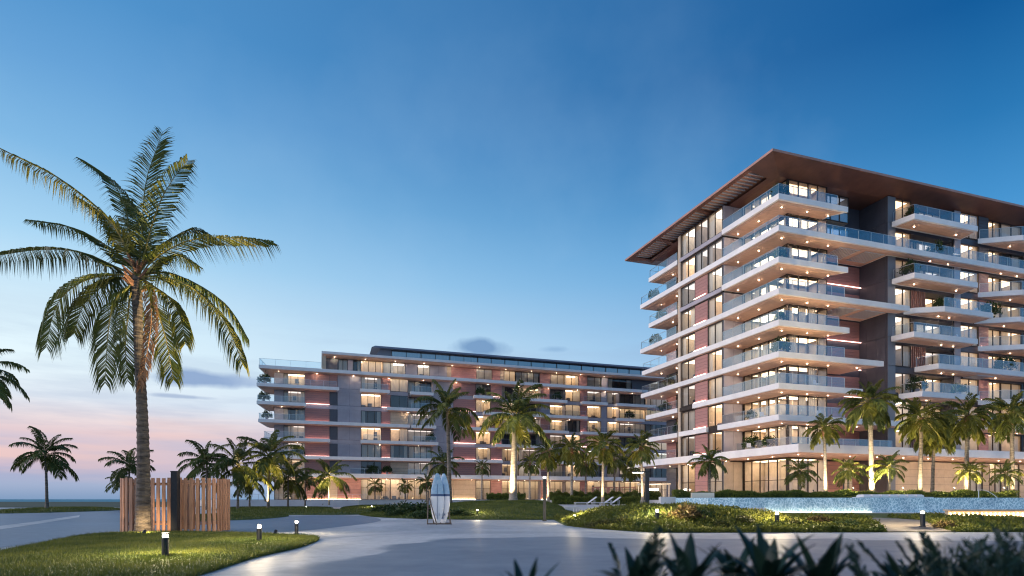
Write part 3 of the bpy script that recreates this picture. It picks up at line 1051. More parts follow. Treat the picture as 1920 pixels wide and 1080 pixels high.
# floating balconies on the right block
def fl(n, poly, edges, lights, lou=()):
    balcony(tower, poly, TZ(n), edges=edges, lights=lights, louvres=lou)
for n in (9, 7):
    fl(n, [(17.9, 1.2), (18.4, -1.3), (28.9, -1.3), (29.4, 1.2)], (0, 1), [(20, 0), (27, 0)])
fl(6, [(19.8, 1.2), (20.5, 0.3), (23.3, -1.3), (31.6, -1.3), (31.6, 1.2)], (2,), [(24, 0), (25.8, 0)])
fl(5, [(17.8, 1.2), (18.3, -1.3), (28.9, -1.3), (28.9, 1.2)], (0, 1), [(24.5, 0), (26.5, 0)])
fl(4, [(21.6, 1.2), (22.3, -1.3), (60, -1.3), (60, 1.2)], (0, 1), [(24.5, 0), (26.5, 0), (34, 0)], [(29.5, 32.5, -0.8, 0.9)])
fl(3, [(19.0, 1.2), (19.6, -1.3), (29.2, -1.3), (29.2, 1.2)], (0, 1), [(22, 0), (26, 0)])
fl(2, [(29.6, 1.2), (30.2, -1.3), (60, -1.3), (60, 1.2)], (0, 1), [(34, 0), (38, 0)])
fl(9, [(32.6, 1.2), (36.8, -1.4), (50, -1.4), (50, 1.2)], (0, 1), [(37, 0.2), (41, 0)])
fl(7, [(32.6, 1.2), (36.8, -1.4), (50, -1.4), (50, 1.2)], (0, 1), [(37, 0.2), (41, 0)])
fl(6, [(31.9, 1.2), (36.4, -1.4), (50, -1.4), (50, 1.2)], (0, 1), [(36, 0.3), (40, 0)])
fl(5, [(32.6, 1.2), (37.0, -1.4), (50, -1.4), (50, 1.2)], (0, 1), [(37, 0.2)])
fl(3, [(32.6, 1.2), (37.0, -1.4), (50, -1.4), (50, 1.2)], (0, 1), [(37, 0.2)])
# podium canopy over the ground floor
poly = [(0.0, -2.8), (62, -2.8), (62, 5.1), (6, 5.1), (6, 30.2), (-0.3, 30.2)]
o = balcony(tower, poly, TZ(1), thick=0.86, soffit=0.14, lights=[(1.4, k) for k in (-1.3, 2.5, 6.5, 10.5, 14.5, 18.5, 23, 27)] + [(k, -1.0) for k in range(5, 60, 4)], lip=0.35)
rail_run(o, [(2.2, BWL - 0.1), (2.2, 0.6), (17.2, 0.6)], TZ(1), seg=2.0)
rail_run(o, [(5.7, 29.9), (0.1, 29.9), (0.1, 19.6)], TZ(1), seg=2.3)

# storeys
RR = random.Random(5)
for n in range(0, 10):
    z, h = sto(n)
    # flush bay on the left face
    tr = 2.3 if n == 0 else None
    window(tower, 'u', 0.36, 15.5, z, 3.1, h, 2, lit='lamp_lobby' if n == 0 else 'rand', transom=tr)
    window(tower, 'u', 0.36, 9.9, z, 2.9, h, 2, lit='lamp_lobby' if n == 0 else 'rand', transom=tr)
    if n >= 8:
        window(tower, 'u', 0.36, 12.82, z, 2.66, h, 2, lit='lamp_lo')
    else:
        panel(tower, 'u', 0.36, 12.82, z, 2.66, h, M['red'], led=('pink' if 1 <= n <= 7 else 'warm'), joints=6 if n else 10)
    if n:   # spandrel zone between storeys behind the plates
        m_ = MB(); m_.box(0.36, 0.6, 9.87, 18.6, TZ(n) - CL + 0.02, TZ(n) - 0.01)
        m_.build('spandrel', M['bronze'], tower)
    # side wall at the end of the wraparound
    panel(tower, 'v', 0.36, BWL, z, 2.8, h, M['grey'] if n else M['cream'], joints=1, vj=2)
    # corner glazing: one big room behind both faces
    window(tower, 'u', 3.15, 2.3, z, 7.1, h, 5, room=False, transom=tr)
    window(tower, 'v', 3.35, 2.1, z, 5.6, h, 4, room=False, transom=tr)
    m_ = MB(); m_.box(3.12, 3.34, 2.08, 2.29, z, z + h); m_.build('corner_post', M['bronze'], tower)
    rb = MB()
    x0, x1, y0, y1 = 3.3, 8.9, 2.26, 9.3
    rb.face([(x0, y0, z), (x1, y0, z), (x1, y1, z), (x0, y1, z)], 0)
    rb.face([(x0, y0, z + h), (x0, y1, z + h), (x1, y1, z + h), (x1, y0, z + h)], 0)
    rb.face([(x1, y0, z), (x1, y0, z + h), (x1, y1, z + h), (x1, y1, z)], 0)
    rb.face([(x0, y1, z), (x1, y1, z), (x1, y1, z + h), (x0, y1, z + h)], 0)
    rb.box(6.2, 6.35, 4.6, y1 - .1, z + 0.02, z + h - 0.04, 0)          # partition that catches the light
    rb.box(4.9, x1 - .1, 5.1, 5.22, z + 0.02, z + h - 0.05, 0)
    for (p0, p1, q0, q1) in ((3.9, 5.9, 5.6, 8.8), (3.9, 8.3, 2.9, 4.5)):
        rb.face([(p0, q0, z + h - 0.05), (p0, q1, z + h - 0.05), (p1, q1, z + h - 0.05), (p1, q0, z + h - 0.05)], 1)
    rc = random.Random(n * 7 + 1)
    def cur(ax, s0, s1):
        k = int((s1 - s0) / 0.15)
        for i in range(k):
            a0, a1 = s0 + (s1 - s0) * i / k, s0 + (s1 - s0) * (i + 1) / k
            w0, w1 = (0.0, 0.07) if i % 2 else (0.07, 0.0)
            if ax == 'u': rb.face([(3.48 + w0, a0, z + .02), (3.48 + w1, a1, z + .02), (3.48 + w1, a1, z + h - .08), (3.48 + w0, a0, z + h - .08)], 2)
            else: rb.face([(a0, 2.42 + w0, z + .02), (a1, 2.42 + w1, z + .02), (a1, 2.42 + w1, z + h - .08), (a0, 2.42 + w0, z + h - .08)], 2)
    if n:
        for s0 in (2.5, 3.9, 5.3, 6.7, 8.0):
            if rc.random() < 0.5: cur('u', s0, s0 + rc.choice((0.6, 1.2)))
        for s0 in (3.6, 5.0, 6.4, 7.7):
            if rc.random() < 0.5: cur('v', s0, s0 + rc.choice((0.5, 1.1)))
    for _ in range(4):
        fx, fy = rc.uniform(4, 7.5), rc.uniform(2.9, 4.2)
        rb.box(fx, fx + 0.8, fy, fy + 0.5, z + 0.02, z + rc.uniform(0.4, 0.9), 3)
    rb.build('corner_room', [M['room'], M['lamp_lobby'] if n == 0 else M[('lamp_mid', 'lamp_hi', 'lamp_hi')[n % 3]] if n < 9 else M['lamp_mid'], M['curtain'], M['dark']], tower)
    # recessed terracotta wall between the corner block and the right block
    if n >= 8:
        window(tower, 'v', 9.2, 3.2, z, 4.2, h, 3, lit='lamp_lo', g=M['blueglass'])
        panel(tower, 'v', 13.45, 5.2, z, 3.9, h, M['dark'], joints=1, vj=2)
    else:
        window(tower, 'v', 9.2, 5.2, z, 2.2, h, 2, lit='lamp_mid' if n else 'lamp_lobby', transom=tr)
        panel(tower, 'v', 11.45, 5.2, z, 5.9, h, M['red'], joints=7 if n else 10, led='pink' if n else 'warm')
    if n: 
        m_ = MB(); m_.box(9.0, 17.35, 5.22, 5.5, TZ(n) - CL + 0.02, TZ(n) - 0.01); m_.build('spandrel', M['dark'], tower)
    # tall dark return wall of the right block, and its blue-grey pier
    zz = TZ(n) + (0.01 if n else 0); hh = (3.41 if 0 < n < 9 else (TZ(1) - 1.02 if n == 0 else 3.1))
    panel(tower, 'u', 17.4, 1.6, zz, 3.9, hh, M['dark'], joints=1, vj=3, thick=0.2)
    panel(tower, 'v', 17.42, 1.32, zz, 1.25, hh, M['greyblue'] if 'greyblue' in M else M['grey'], joints=1, thick=0.25)
    # right block
    if n == 0:
        panel(tower, 'v', 18.7, 2.2, z, 14.0, h, M['cream'], joints=5, vj=6, led='warm')
        window(tower, 'v', 32.8, 2.2, z, 2.2, h, 2, lit='lamp_lobby', transom=2.6)
        for k, a in enumerate((35.1, 38.6, 42.1)):
            panel(tower, 'v', a, 2.2, z, 1.1, h, M['cream'], joints=5)
            window(tower, 'v', a + 1.15, 2.2, z, 2.3, h, 2, lit='lamp_lobby', transom=2.6)
        panel(tower, 'v', 45.6, 2.2, z, 16, h, M['cream'], joints=5, vj=6)
        panel(tower, 'v', 11.0 - 0.0, 1.6, z, 1.2, h, M['cream'], joints=5)
    else:
        window(tower, 'v', 18.72, 1.5, z, 2.7, h, 2, lit=RR.choice(['lamp_cool', 'lamp_mid', 'lamp_hi', 'lamp_lo']))
        if n in (6, 4, 1):
            slats(tower, 'v', 21.5, 1.6, z, 2.5, h)
        else:
            window(tower, 'v', 21.5, 3.0, z, 2.4, h, 2, lit=RR.choice(['lamp_mid', 'lamp_lo', None]))
        window(tower, 'v', 24.2, 3.0, z, 4.4, h, 3, lit=RR.choice(['lamp_hi', 'lamp_mid', 'lamp_lo', None, 'lamp_cool']))
        panel(tower, 'v', 28.65, 1.35, zz, 1.1, hh, M['grey'], joints=1)
        window(tower, 'v', 29.8, 1.5, z, 3.4, h, 2, lit=RR.choice(['lamp_hi', 'lamp_mid']))
        panel(tower, 'v', 33.25, 1.5, z, 1.8, h, M['red'] if n < 8 else M['dark'], joints=7, led='pink' if n < 8 else False)
        window(tower, 'v', 35.1, 1.9, z, 2.8, h, 2, lit=RR.choice(['lamp_hi', 'lamp_mid']))
        window(tower, 'v', 38.0, 1.9, z, 4.0, h, 2, lit=RR.choice(['lamp_hi', 'lamp_mid', 'lamp_lo', None, 'lamp_cool']))
        panel(tower, 'v', 42.05, 1.5, zz, 18, hh, M['grey'], joints=1, vj=5)
        m_ = MB(); m_.box(18.72, 28.6, 1.62, 3.2, TZ(n) - CL + 0.02, TZ(n) - 0.01)
        m_.box(29.8, 42.0, 1.62, 2.0, TZ(n) - CL + 0.02, TZ(n) - 0.01)
        m_.build('spandrel', M['dark'], tower)
        # side returns of the loggia
        m_ = MB(); m_.box(21.42, 21.49, 1.65, 3.1, z, z + h); m_.box(28.61, 28.64, 1.65, 3.1, z, z + h)
        m_.build('side_wall', M['dark'], tower)
# tall pale column at the back edge of the left face, and back-end wall
m_ = MB(); m_.box(0.30, 0.85, 18.72, 19.3, 0.0, TZ(1) - 1.0); m_.box(0.30, 0.85, 18.72, 19.3, TZ(1) + 0.01, TOPZ); m_.build('column', M['cream'], tower)
for n in range(0, 10):
    z, h = sto(n)
    window(tower, 'u', 3.0, 19.6, z, 4.2, h, 3, lit=RR.choice(['lamp_mid', 'lamp_lo', None]))
    panel(tower, 'u', 3.1, 23.9, z, 2.6, h, M['red'] if n % 2 else M['dark'], joints=6)
    if n:
        m_ = MB(); m_.box(3.1, 3.4, 19.6, 26.5, TZ(n) - CL + 0.02, TZ(n) - 0.01); m_.build('spandrel', M['dark'], tower)
# solid core behind the rooms
m_ = MB(); m_.box(9.0, 61, 9.7, 26.5, 0.0, TOPZ); m_.box(6.3, 8.95, 9.9, 26.5, 0, TOPZ); m_.build('rear_wall', M['dark'], tower)
# roof: thin copper edge, soffit that dips toward the walls, louvred opening on the left eave
ro = [(-1.7, -1.0), (63, -1.0), (63, 30.6), (-1.7, 30.6)]
ri = [(1.9, 2.0), (60, 2.0), (60, 27.5), (1.9, 27.5)]
zr = TOPZ + 0.62
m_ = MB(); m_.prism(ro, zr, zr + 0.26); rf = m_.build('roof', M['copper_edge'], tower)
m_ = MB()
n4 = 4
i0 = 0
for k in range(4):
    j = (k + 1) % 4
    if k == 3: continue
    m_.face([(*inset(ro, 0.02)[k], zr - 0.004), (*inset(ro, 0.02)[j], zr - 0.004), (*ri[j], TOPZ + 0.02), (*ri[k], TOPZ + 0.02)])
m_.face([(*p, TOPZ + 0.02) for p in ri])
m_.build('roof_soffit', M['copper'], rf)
# left eave soffit with opening (b 3..28)
def eave(t, b):      # t 0 outer .. 1 inner
    return (-1.68 + 3.58 * t, b, zr - 0.004 + (TOPZ + 0.02 - zr) * t)
m_ = MB()
def estrip(t0, t1, b0, b1, mm=0): m_.face([eave(t0, b0), eave(t1, b0), eave(t1, b1), eave(t0, b1)], mm)
m_.face([(-1.68, -0.98, zr - 0.004), eave(0, 3.0), eave(1, 3.0), (1.9, 2.0, TOPZ + 0.02)])
estrip(0, 0.14, 3, 28.6); estrip(0.78, 1, 3, 28.6)
for b0, b1 in ((12.4, 13.0), (21.6, 22.2)): estrip(0.14, 0.78, b0, b1)
m_.face([eave(0, 28.6), (-1.68, 30.58, zr - 0.004), (1.9, 27.5, TOPZ + 0.02), eave(1, 27.5)])
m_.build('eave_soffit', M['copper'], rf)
lb = MB(); lb.box(0, 2.2, 0, 0.10, 0, 0.16); lme = lb.mesh('eave_louvre', M['louvre2'] if 'louvre2' in M else M['louvre'])
for s0, s1 in ((3.1, 12.3), (13.1, 21.5), (22.3, 28.4)):
    k = int((s1 - s0) / 0.62)
    for i in range(k):
        inst('eave_louvre', lme, rf, (-1.15, s0 + (s1 - s0) * (i + 0.3) / k, zr - 0.17))
# roof-edge upstand and top
m_ = MB(); m_.prism(inset(ro, 1.4), zr + 0.26, zr + 0.34); m_.build('roof_top', M['roof'], rf)
# ------------------------------------------------------------------ the long low building
low = empty('apartment_block', (LO[0], LO[1], PZ), ROT)
tag(low, 'long seven storey apartment block with terracotta panels and a set back glass penthouse', 'apartment building')
def la(px, b=0.0):
    """distance along the front whose point at depth b shows at photo column px"""
    k = (px - 960) / F
    return (k * (LO[1] + b * VY) - LO[0] - b * VX) / (UX - k * UY)
def LZ(n): return 0.0 if n == 0 else 5.15 + 3.44 * (n - 1)
LT = 0.62
LC = 0.80
HL = 3.44 - LC
BW, BR = 1.5, 2.9        # flush wall plane, recessed balcony wall plane
def lsto(n): return (0.02, LZ(1) - 0.98) if n == 0 else (LZ(n) + 0.02, HL)
# slabs: level -> list of (px0, px1, kind)
SL = {
    7: [(485, 1215)],
    6: [(481, 636), (675, 731), (769, 813), (889, 925), (973, 1064), (1092, 1140), (1157, 1230)],
    5: [(481, 574), (725, 807), (907, 1102), (1157, 1209)],
    4: [(484, 769), (771, 818), (850, 938), (973, 1067), (1092, 1212)],
    3: [(494, 619), (676, 822), (930, 1040), (1160, 1214)],
    2: [(520, 943), (1014, 1152), (1158, 1225)],
}
GL = {6: [(485, 632), (677, 729), (771, 811), (975, 1062), (1094, 1138)], 7: [(489, 560)],
      5: [(485, 572), (770, 805), (975, 1100), (1159, 1207)],
      4: [(488, 572), (773, 816), (975, 1065), (1094, 1208)],
      3: [(500, 572), (680, 716), (773, 820), (932, 1038), (1162, 1210)],
      2: [(530, 570), (773, 848), (1016, 1085), (1160, 1220)]}
for n, runs in SL.items():
    for i, (p0, p1) in enumerate(runs):
        a0, a1 = la(p0), la(p1)
        if i and abs(a0 - la(runs[i - 1][1])) < 0.15: a0 += 0.2
        left = (i == 0)
        s = 0.9 if left else 0.35
        poly = [(a0, 0), (a1, 0), (a1 - (0.6 if n not in (7,) else 0), BR - 0.02), (a0 + s, BR - 0.02)]
        if left: poly = [(a0, 0), (a1, 0), (a1 - 0.5, BR - 0.02), (a0 + 3.2, BR - 0.02), (a0 + 3.2, 9), (a0 + 1.2, 9)]
        lights = [(a0 + (a1 - a0) * (k + 0.5) / max(1, int((a1 - a0) / 7)), 1.2) for k in range(max(1, int((a1 - a0) / 7)))] if (n % 2) else []
        o = balcony(low, poly, LZ(n), thick=LT, soffit=0.16, lights=lights, lip=0.25)
        if n == 7:
            rail_run(o, [(a0 + 1.3, 8.5), (a0 + .15, 0.15), (la(602), 0.15)], LZ(n), seg=3.0, rail_h=1.25)
        else:
            for g0, g1 in GL.get(n, []):
                if g0 >= p0 - 2 and g1 <= p1 + 2:
                    pts = [(la(g0) + 0.2, 0.15), (la(g1) - 0.15, 0.15)]
                    if left and i == 0 and g0 < 540: pts = [(a0 + 1.3, 8.5)] + [(a0 + .15, 0.15)] + pts[1:]
                    rail_run(o, pts, LZ(n), seg=2.4)
# canopy over the ground floor
poly = [(la(492), -1.6), (la(1305), -1.6), (la(1305), BR), (la(492) + 3, BR), (la(492) + 3, 9), (la(492) + 1.2, 9)]
o = balcony(low, poly, LZ(1), thick=0.80, soffit=0.14, lights=[(k, 0) for k in range(6, 84, 6)], lip=0.3)
for g0, g1 in ((506, 570), (656, 710), (765, 800), (1014, 1085), (1100, 1130)):
    rail_run(o, [(la(g0, 0.3), 0.3), (la(g1, 0.3), 0.3)], LZ(1), seg=2.6)
# facade zones in photo columns: (px0, px1, plane, kind per storey 0..6)
W, R_, G, K, C_, S_, Wd, Wl = 'win', 'red', 'grey', 'dark', 'cream', 'slats', 'windark', 'winlit'
Z7 = [
    (514, 532, BR, [Wl, G, G, G, G, G, G]),
    (532, 572, BR, [W, W, W, W, W, W, Wl]),
    (572, 618, BW, [R_, 'red0', R_, R_, R_, R_, 'red0']),
    (618, 633, BW, [C_, K, K, K, K, K, 'red0']),
    (633, 677, BW, [R_, G, G, G, G, G, G]),
    (677, 715, BW, [Wl, W, Wd, W, Wd, W, W]),
    (715, 732, BW, [Wl, R_, R_, 'red0', R_, R_, 'red0']),
    (732, 765, BW, [Wl, C_, Wd, W, C_, Wd, Wl]),
    (765, 812, BR, [W, W, Wd, W, W, W, W]),
    (812, 850, BW, [C_, G, G, G, G, G, G]),
    (850, 892, BW, [C_, 'red0', R_, R_, R_, R_, 'red0']),
    (892, 920, BW, [W, W, Wl, W, Wl, Wl, W]),
    (920, 941, BW, [R_, 'red0', R_, R_, 'red0', 'red0', R_]),
    (941, 972, BR, [Wl, W, W, Wd, W, Wl, Wd]),
    (972, 1014, BR, [W, W, W, Wd, W, W, W]),
    (1014, 1031, BW, [R_, 'red0', 'red0', 'red0', 'red0', G, R_]),
    (1031, 1060, BR, [W, W, W, W, Wl, Wl, W]),
    (1060, 1088, BW, [W, W, Wl, Wl, Wd, Wl, Wl]),
    (1088, 1101, BW, [R_, 'red0', R_, R_, R_, R_, 'red0']),
    (1101, 1127, BW, [W, W, W, W, Wl, Wl, W]),
    (1127, 1138, BW, [C_, G, G, G, G, G, G]),
    (1138, 1162, BW, [W, W, W, W, Wl, Wl, W]),
    (1162, 1210, BR, [Wd, W, Wd, W, W, W, Wd]),
    (1210, 1300, BR, [W, Wd, W, W, Wd, W, W]),
]
def zone(root, px0, px1, b, kind, n, z, h, zf=la):
    a0, a1 = zf(px0, b), zf(px1, b)
    w = a1 - a0 - 0.02
    if kind in (W, Wd, Wl):
        lit = {'win': 'rand', 'windark': None, 'winlit': 'lamp_hi'}[kind]
        if kind == W: lit = RW.choices(['lamp_hi', 'lamp_mid', 'lamp_lo', None, 'lamp_cool'], [2, 3, 4, 3, 2])[0]
        if n == 0: lit = 'lamp_lobby' if kind == Wl else 'lamp_hi'
        window(root, 'v', a0, b, z, w, h, max(2, round(w / 1.5)), lit=lit, transom=2.4 if n == 0 else None, depth=2.4)
    elif kind == S_:
        slats(root, 'v', a0, b, z, w, h)
    else:
        m_ = {'red': M['red'], 'red0': M['red'], 'grey': M['grey'], 'dark': M['dark'], 'cream': M['cream']}[kind]
        panel(root, 'v', a0, b, z, w, h, m_, joints={'red': 6, 'red0': 6, 'grey': 1, 'dark': 1, 'cream': 4}[kind], vj=2 if kind == 'grey' and w > 3 else 0,
              led=('warm' if n == 0 else 'pink') if kind == 'red' or (n == 0 and kind == 'cream') else False)
for px0, px1, b, kinds in Z7:
    for n, kd in enumerate(kinds):
        z, h = lsto(n)
        zone(low, px0, px1, b, kd, n, z, h)
# infill between storeys, one band per wall plane
for n in range(1, 8):
    m_ = MB()
    for px0, px1, b, kinds in Z7:
        a0, a1 = la(px0, b), la(px1, b)
        m_.box(a0, a1 - 0.02, b + 0.03, b + 0.4, LZ(n) - LC + 0.02, LZ(n) - 0.004)
    m_.build('spandrel', M['grey'] if n > 1 else M['cream'], low)
# returns where the wall steps back
prev = None
for px0, px1, b, kinds in Z7:
    if prev is not None and prev != b:
        a = la(px0, BW)
        m_ = MB(); m_.box(a - 0.06, a + 0.06, BW + 0.06, BR + 0.3, 0, LZ(7) - 0.7); m_.build('side_wall', M['grey'], low)
    prev = b
# left end wall
for n in range(0, 7):
    z, h = lsto(n)
    window(low, 'u', la(514, BR), BR + 0.15, z, 4.5, h, 3, lit='lamp_mid')
# level 8: long plate with a copper-lit underside, windows under it
z7 = LZ(7) + 0.02
Z8 = [(612, 634, 2.2, K), (634, 652, 2.2, Wd), (652, 662, 2.2, G), (677, 718, 2.2, Wl), (662, 677, 2.2, Wd), (718, 760, 2.2, W), (760, 783, 2.2, G), (783, 806, 2.2, W),
      (806, 838, 2.2, G), (838, 846, 2.2, C_), (846, 893, 2.2, R_), (893, 923, 2.2, W), (923, 938, 2.2, R_), (938, 945, 2.2, C_), (945, 966, 2.2, Wl), (966, 1012, 2.2, Wd),
      (1012, 1032, 2.2, 'red0'), (1032, 1058, 2.2, W), (1058, 1085, 2.2, Wl), (1085, 1101, 2.2, 'red0'), (1101, 1128, 2.2, W), (1128, 1140, 2.2, G),
      (1140, 1185, 2.2, Wd), (1185, 1300, 2.2, K)]
for px0, px1, b, kd in Z8:
    zone(low, px0, px1, b, kd, 7, z7, HL)
poly = [(la(603, -0.3), -0.3), (la(1305), -0.3), (la(1305), 14), (la(603) + 0.3, 14)]
o = balcony(low, poly, LZ(8), thick=0.46, soffit=0.22, lights=[(k, 1.2) for k in range(14, 80, 6)], lip=0.3)
m_ = MB(); m_.box(la(604, 1.0), la(611, 1.0), 0.6, 1.0, z7, LZ(8) - 0.7); m_.build('column', M['cream'], low)
# solid core
m_ = MB(); m_.box(la(514, BR) + 0.5, la(1305), 5.9, 16, 0, LZ(7) - 0.7); m_.build('rear_wall', M['dark'], low)
m_ = MB(); m_.box(la(612, 2.2), la(1305), 5.2, 15, LZ(7) + 0.02, LZ(8) - 0.7); m_.build('rear_wall', M['dark'], low)
# set back penthouse
pb_ = 4.0
p0, p1 = la(716, pb_) , la(1305, pb_)
z8 = LZ(8) + 0.02
k = 12
for i in range(k):
    a = p0 + 2.0 + (p1 - p0 - 2) * i / k; w = (p1 - p0 - 2) / k - 0.05
    window(low, 'v', a, pb_, z8, w, 2.25, 2, lit=None, g=M['blueglass'], name='penthouse_window')
m_ = MB()
zz = z8 + 2.27
m_.frustum([(p0 - 2.2, pb_ - 1.2), (p1, pb_ - 1.2), (p1, 16), (p0 - 1.8, 16)], zz, [(p0 - 1.4, pb_ - 0.4), (p1, pb_ - 0.4), (p1, 15.5), (p0 - 1.2, 15.5)], zz + 0.55)
m_.build('penthouse_roof', M['greyblue'], low)
m_ = MB(); m_.box(p0 + 0.6, p1, pb_ + 2.5, 14, z8, zz); m_.build('rear_wall', M['dark'], low)
m_ = MB(); m_.frustum([(p0 - 2.0, pb_ + 0.1), (p0 + 1.9, pb_ + 0.1), (p0 + 1.9, pb_ + 0.3), (p0 - 2.0, pb_ + 0.3)], z8, [(p0 - 0.3, pb_ + 0.1), (p0 + 1.9, pb_ + 0.1), (p0 + 1.9, pb_ + 0.3), (p0 - 0.3, pb_ + 0.3)], zz - 0.02)
m_.build('cladding_panel', M['greyblue'], low)

# ------------------------------------------------------------------ pool
def pool_wall_mat():
    m, N, L = new_mat('pool_wall_mosaic_with_painted_glow')
    b = N['Principled BSDF']
    t = N.new('ShaderNodeTexCoord')
    mp = N.new('ShaderNodeMapping'); mp.inputs['Scale'].default_value = (1.0, 1.0, 0.8)
    L.new(t.outputs['Object'], mp.inputs[0])
    v = N.new('ShaderNodeTexVoronoi'); v.feature = 'DISTANCE_TO_EDGE'; v.inputs['Scale'].default_value = 6.5
    nz = N.new('ShaderNodeTexNoise'); nz.inputs['Scale'].default_value = 5; nz.inputs['Detail'].default_value = 4
    L.new(mp.outputs[0], nz.inputs['Vector'])
    ad = N.new('ShaderNodeMix'); ad.data_type = 'RGBA'; ad.inputs[0].default_value = 0.25
    L.new(mp.outputs[0], ad.inputs[6]); L.new(nz.outputs['Color'], ad.inputs[7])
    L.new(ad.outputs[2], v.inputs['Vector'])
    r = N.new('ShaderNodeValToRGB')
    e = r.color_ramp.elements
    e[0].position = 0.0; e[0].color = (0.50, 0.68, 0.78, 1)  # pale cell edges paint caustic light over the mosaic blue
    e[1].position = 0.14; e[1].color = (0.20, 0.36, 0.48, 1)
    L.new(v.outputs['Distance'], r.inputs[0])
    n2 = N.new('ShaderNodeTexNoise'); n2.inputs['Scale'].default_value = 1.1; n2.inputs['Detail'].default_value = 3
    L.new(t.outputs['Object'], n2.inputs['Vector'])
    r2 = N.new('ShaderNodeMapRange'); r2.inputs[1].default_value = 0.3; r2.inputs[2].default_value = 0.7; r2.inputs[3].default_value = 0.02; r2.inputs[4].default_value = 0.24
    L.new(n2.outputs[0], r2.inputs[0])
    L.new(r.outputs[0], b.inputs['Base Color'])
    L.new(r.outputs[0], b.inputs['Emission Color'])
    L.new(r2.outputs[0], b.inputs['Emission Strength'])  # patchy glow of lit water put into the wall as emission
    b.inputs['Roughness'].default_value = 0.12
    return m
M['poolwall'] = pool_wall_mat()
pool = empty('infinity_pool', (13.4, 45.2, 0.0))
tag(pool, 'raised infinity pool with a lit blue mosaic overflow wall in front of the tower', 'swimming pool')
pw_ = [(0.0, 4.6), (0.35, 2.2), (1.4, 0.7), (3.2, 0.05), (6, 0.0), (12, 0.0), (20, 0.0), (30, 0), (50, 0)]
PT = 1.56
m_ = MB()
for (x0, y0), (x1, y1) in zip(pw_, pw_[1:]):
    m_.face([(x0, y0, 0.45), (x1, y1, 0.45), (x1, y1, PT), (x0, y0, PT)])
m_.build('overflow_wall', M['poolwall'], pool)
wm, N, L = new_mat('pool_water')
b_ = N['Principled BSDF']; b_.inputs['Base Color'].default_value = (0.02, 0.20, 0.30, 1); b_.inputs['Roughness'].default_value = 0.06
b_.inputs['Emission Color'].default_value = (0.1, 0.5, 0.7, 1); b_.inputs['Emission Strength'].default_value = 0.25  # glow of the lit pool put into the water as emission
t_ = N.new('ShaderNodeTexCoord'); n_ = N.new('ShaderNodeTexNoise'); n_.inputs['Scale'].default_value = 3; L.new(t_.outputs['Object'], n_.inputs['Vector'])
bp_ = N.new('ShaderNodeBump'); bp_.inputs['Strength'].default_value = 0.3; L.new(n_.outputs[0], bp_.inputs['Height']); L.new(bp_.outputs[0], b_.inputs['Normal'])
m_ = MB(); m_.face([(x, y, PT - 0.006) for x, y in pw_] + [(50, 6.75, PT - 0.006), (0, 6.75, PT - 0.006)])
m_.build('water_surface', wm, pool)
# trough and step at the foot
m_ = MB(); m_.prism([(0.6, -0.3), (1.6, -0.9), (3.2, -1.2), (50, -1.2), (50, -0.01), (6, -0.01), (3.2, 0.04), (1.3, 0.72), (0.6, 1.6)], -0.1, 0.47)
m_.build('overflow_trough', M['white'], pool)
m_ = MB(); m_.prism([(1.0, 0.6), (3.0, -0.35), (5.3, -0.4), (5.3, -0.02), (3.2, 0.03), (1.5, 0.6)], 0.47, 0.82); m_.build('step', M['white'], pool)
m_ = MB(); m_.box(5.4, 13.2, -0.22, -0.12, 0.475, 0.53); m_.build('light_strip', M['ledpool'], pool)
# white planter boxes beside the pool
def planter(x, y, z, w, d, h, lab, m='white'):
    e_ = empty('planter_box', (x, y, z))
    tag(e_, lab, 'planter')
    b = MB(); b.box(0, w, 0, 0.08, 0, h); b.box(0, w, d - 0.08, d, 0, h); b.box(0, 0.08, 0.08, d - 0.08, 0, h); b.box(w - 0.08, w, 0.08, d - 0.08, 0, h)
    b.build('box_wall', M[m], e_)
    b = MB(); b.box(0.08, w - 0.08, 0.08, d - 0.08, 0, h - 0.08); b.build('soil', M['grass_base'], e_)
    return e_
planter(at(1239, 50.4), 50.4, 0.8, 0.62, 0.7, 0.84, 'small white planter box at the left end of the pool, left one of the pair')
planter(at(1253, 50.4), 50.4, 0.8, 0.62, 0.7, 0.84, 'small white planter box at the left end of the pool, right one of the pair')
planter(at(1297, 52.4), 52.4, PZ, 1.95, 0.8, 0.66, 'long cream planter box standing on the pool edge before the hedge', 'cream2' if 'cream2' in M else 'white')
# white day beds on the pool edge
M['fabric'] = mat('white_cushion', (0.72, 0.72, 0.74), 0.85, bump=0.1, bscale=6)
bed = empty('pool_daybed', (at(1612, 46.0), 46.0, PT))
tag(bed, 'long white cushioned daybed lying on the pool edge near the tower palms', 'daybed')
m_ = MB(); m_.box(0, 5.6, 0, 1.0, -0.02, 0.06); m_.build('platform', M['white'], bed)
for i in range(7):
    m_ = MB()
    ring = []
    for t in range(7):
        w_ = t * math.pi / 6
        ring.append((math.cos(w_) * 0.36, math.sin(w_) * 0.15))
    m_.prism([(0.05, -0.5), (0.6, -0.5), (0.6, 0.5), (0.05, 0.5)], 0.0, 0.10)
    m_.frustum([(0.05, -0.5), (0.6, -0.5), (0.6, 0.5), (0.05, 0.5)], 0.101, [(0.16, -0.36), (0.5, -0.36), (0.5, 0.36), (0.16, 0.36)], 0.19)
    m_.build('cushion', M['fabric'], bed, (0.25 + i * 0.67, 0.5, 0.062))
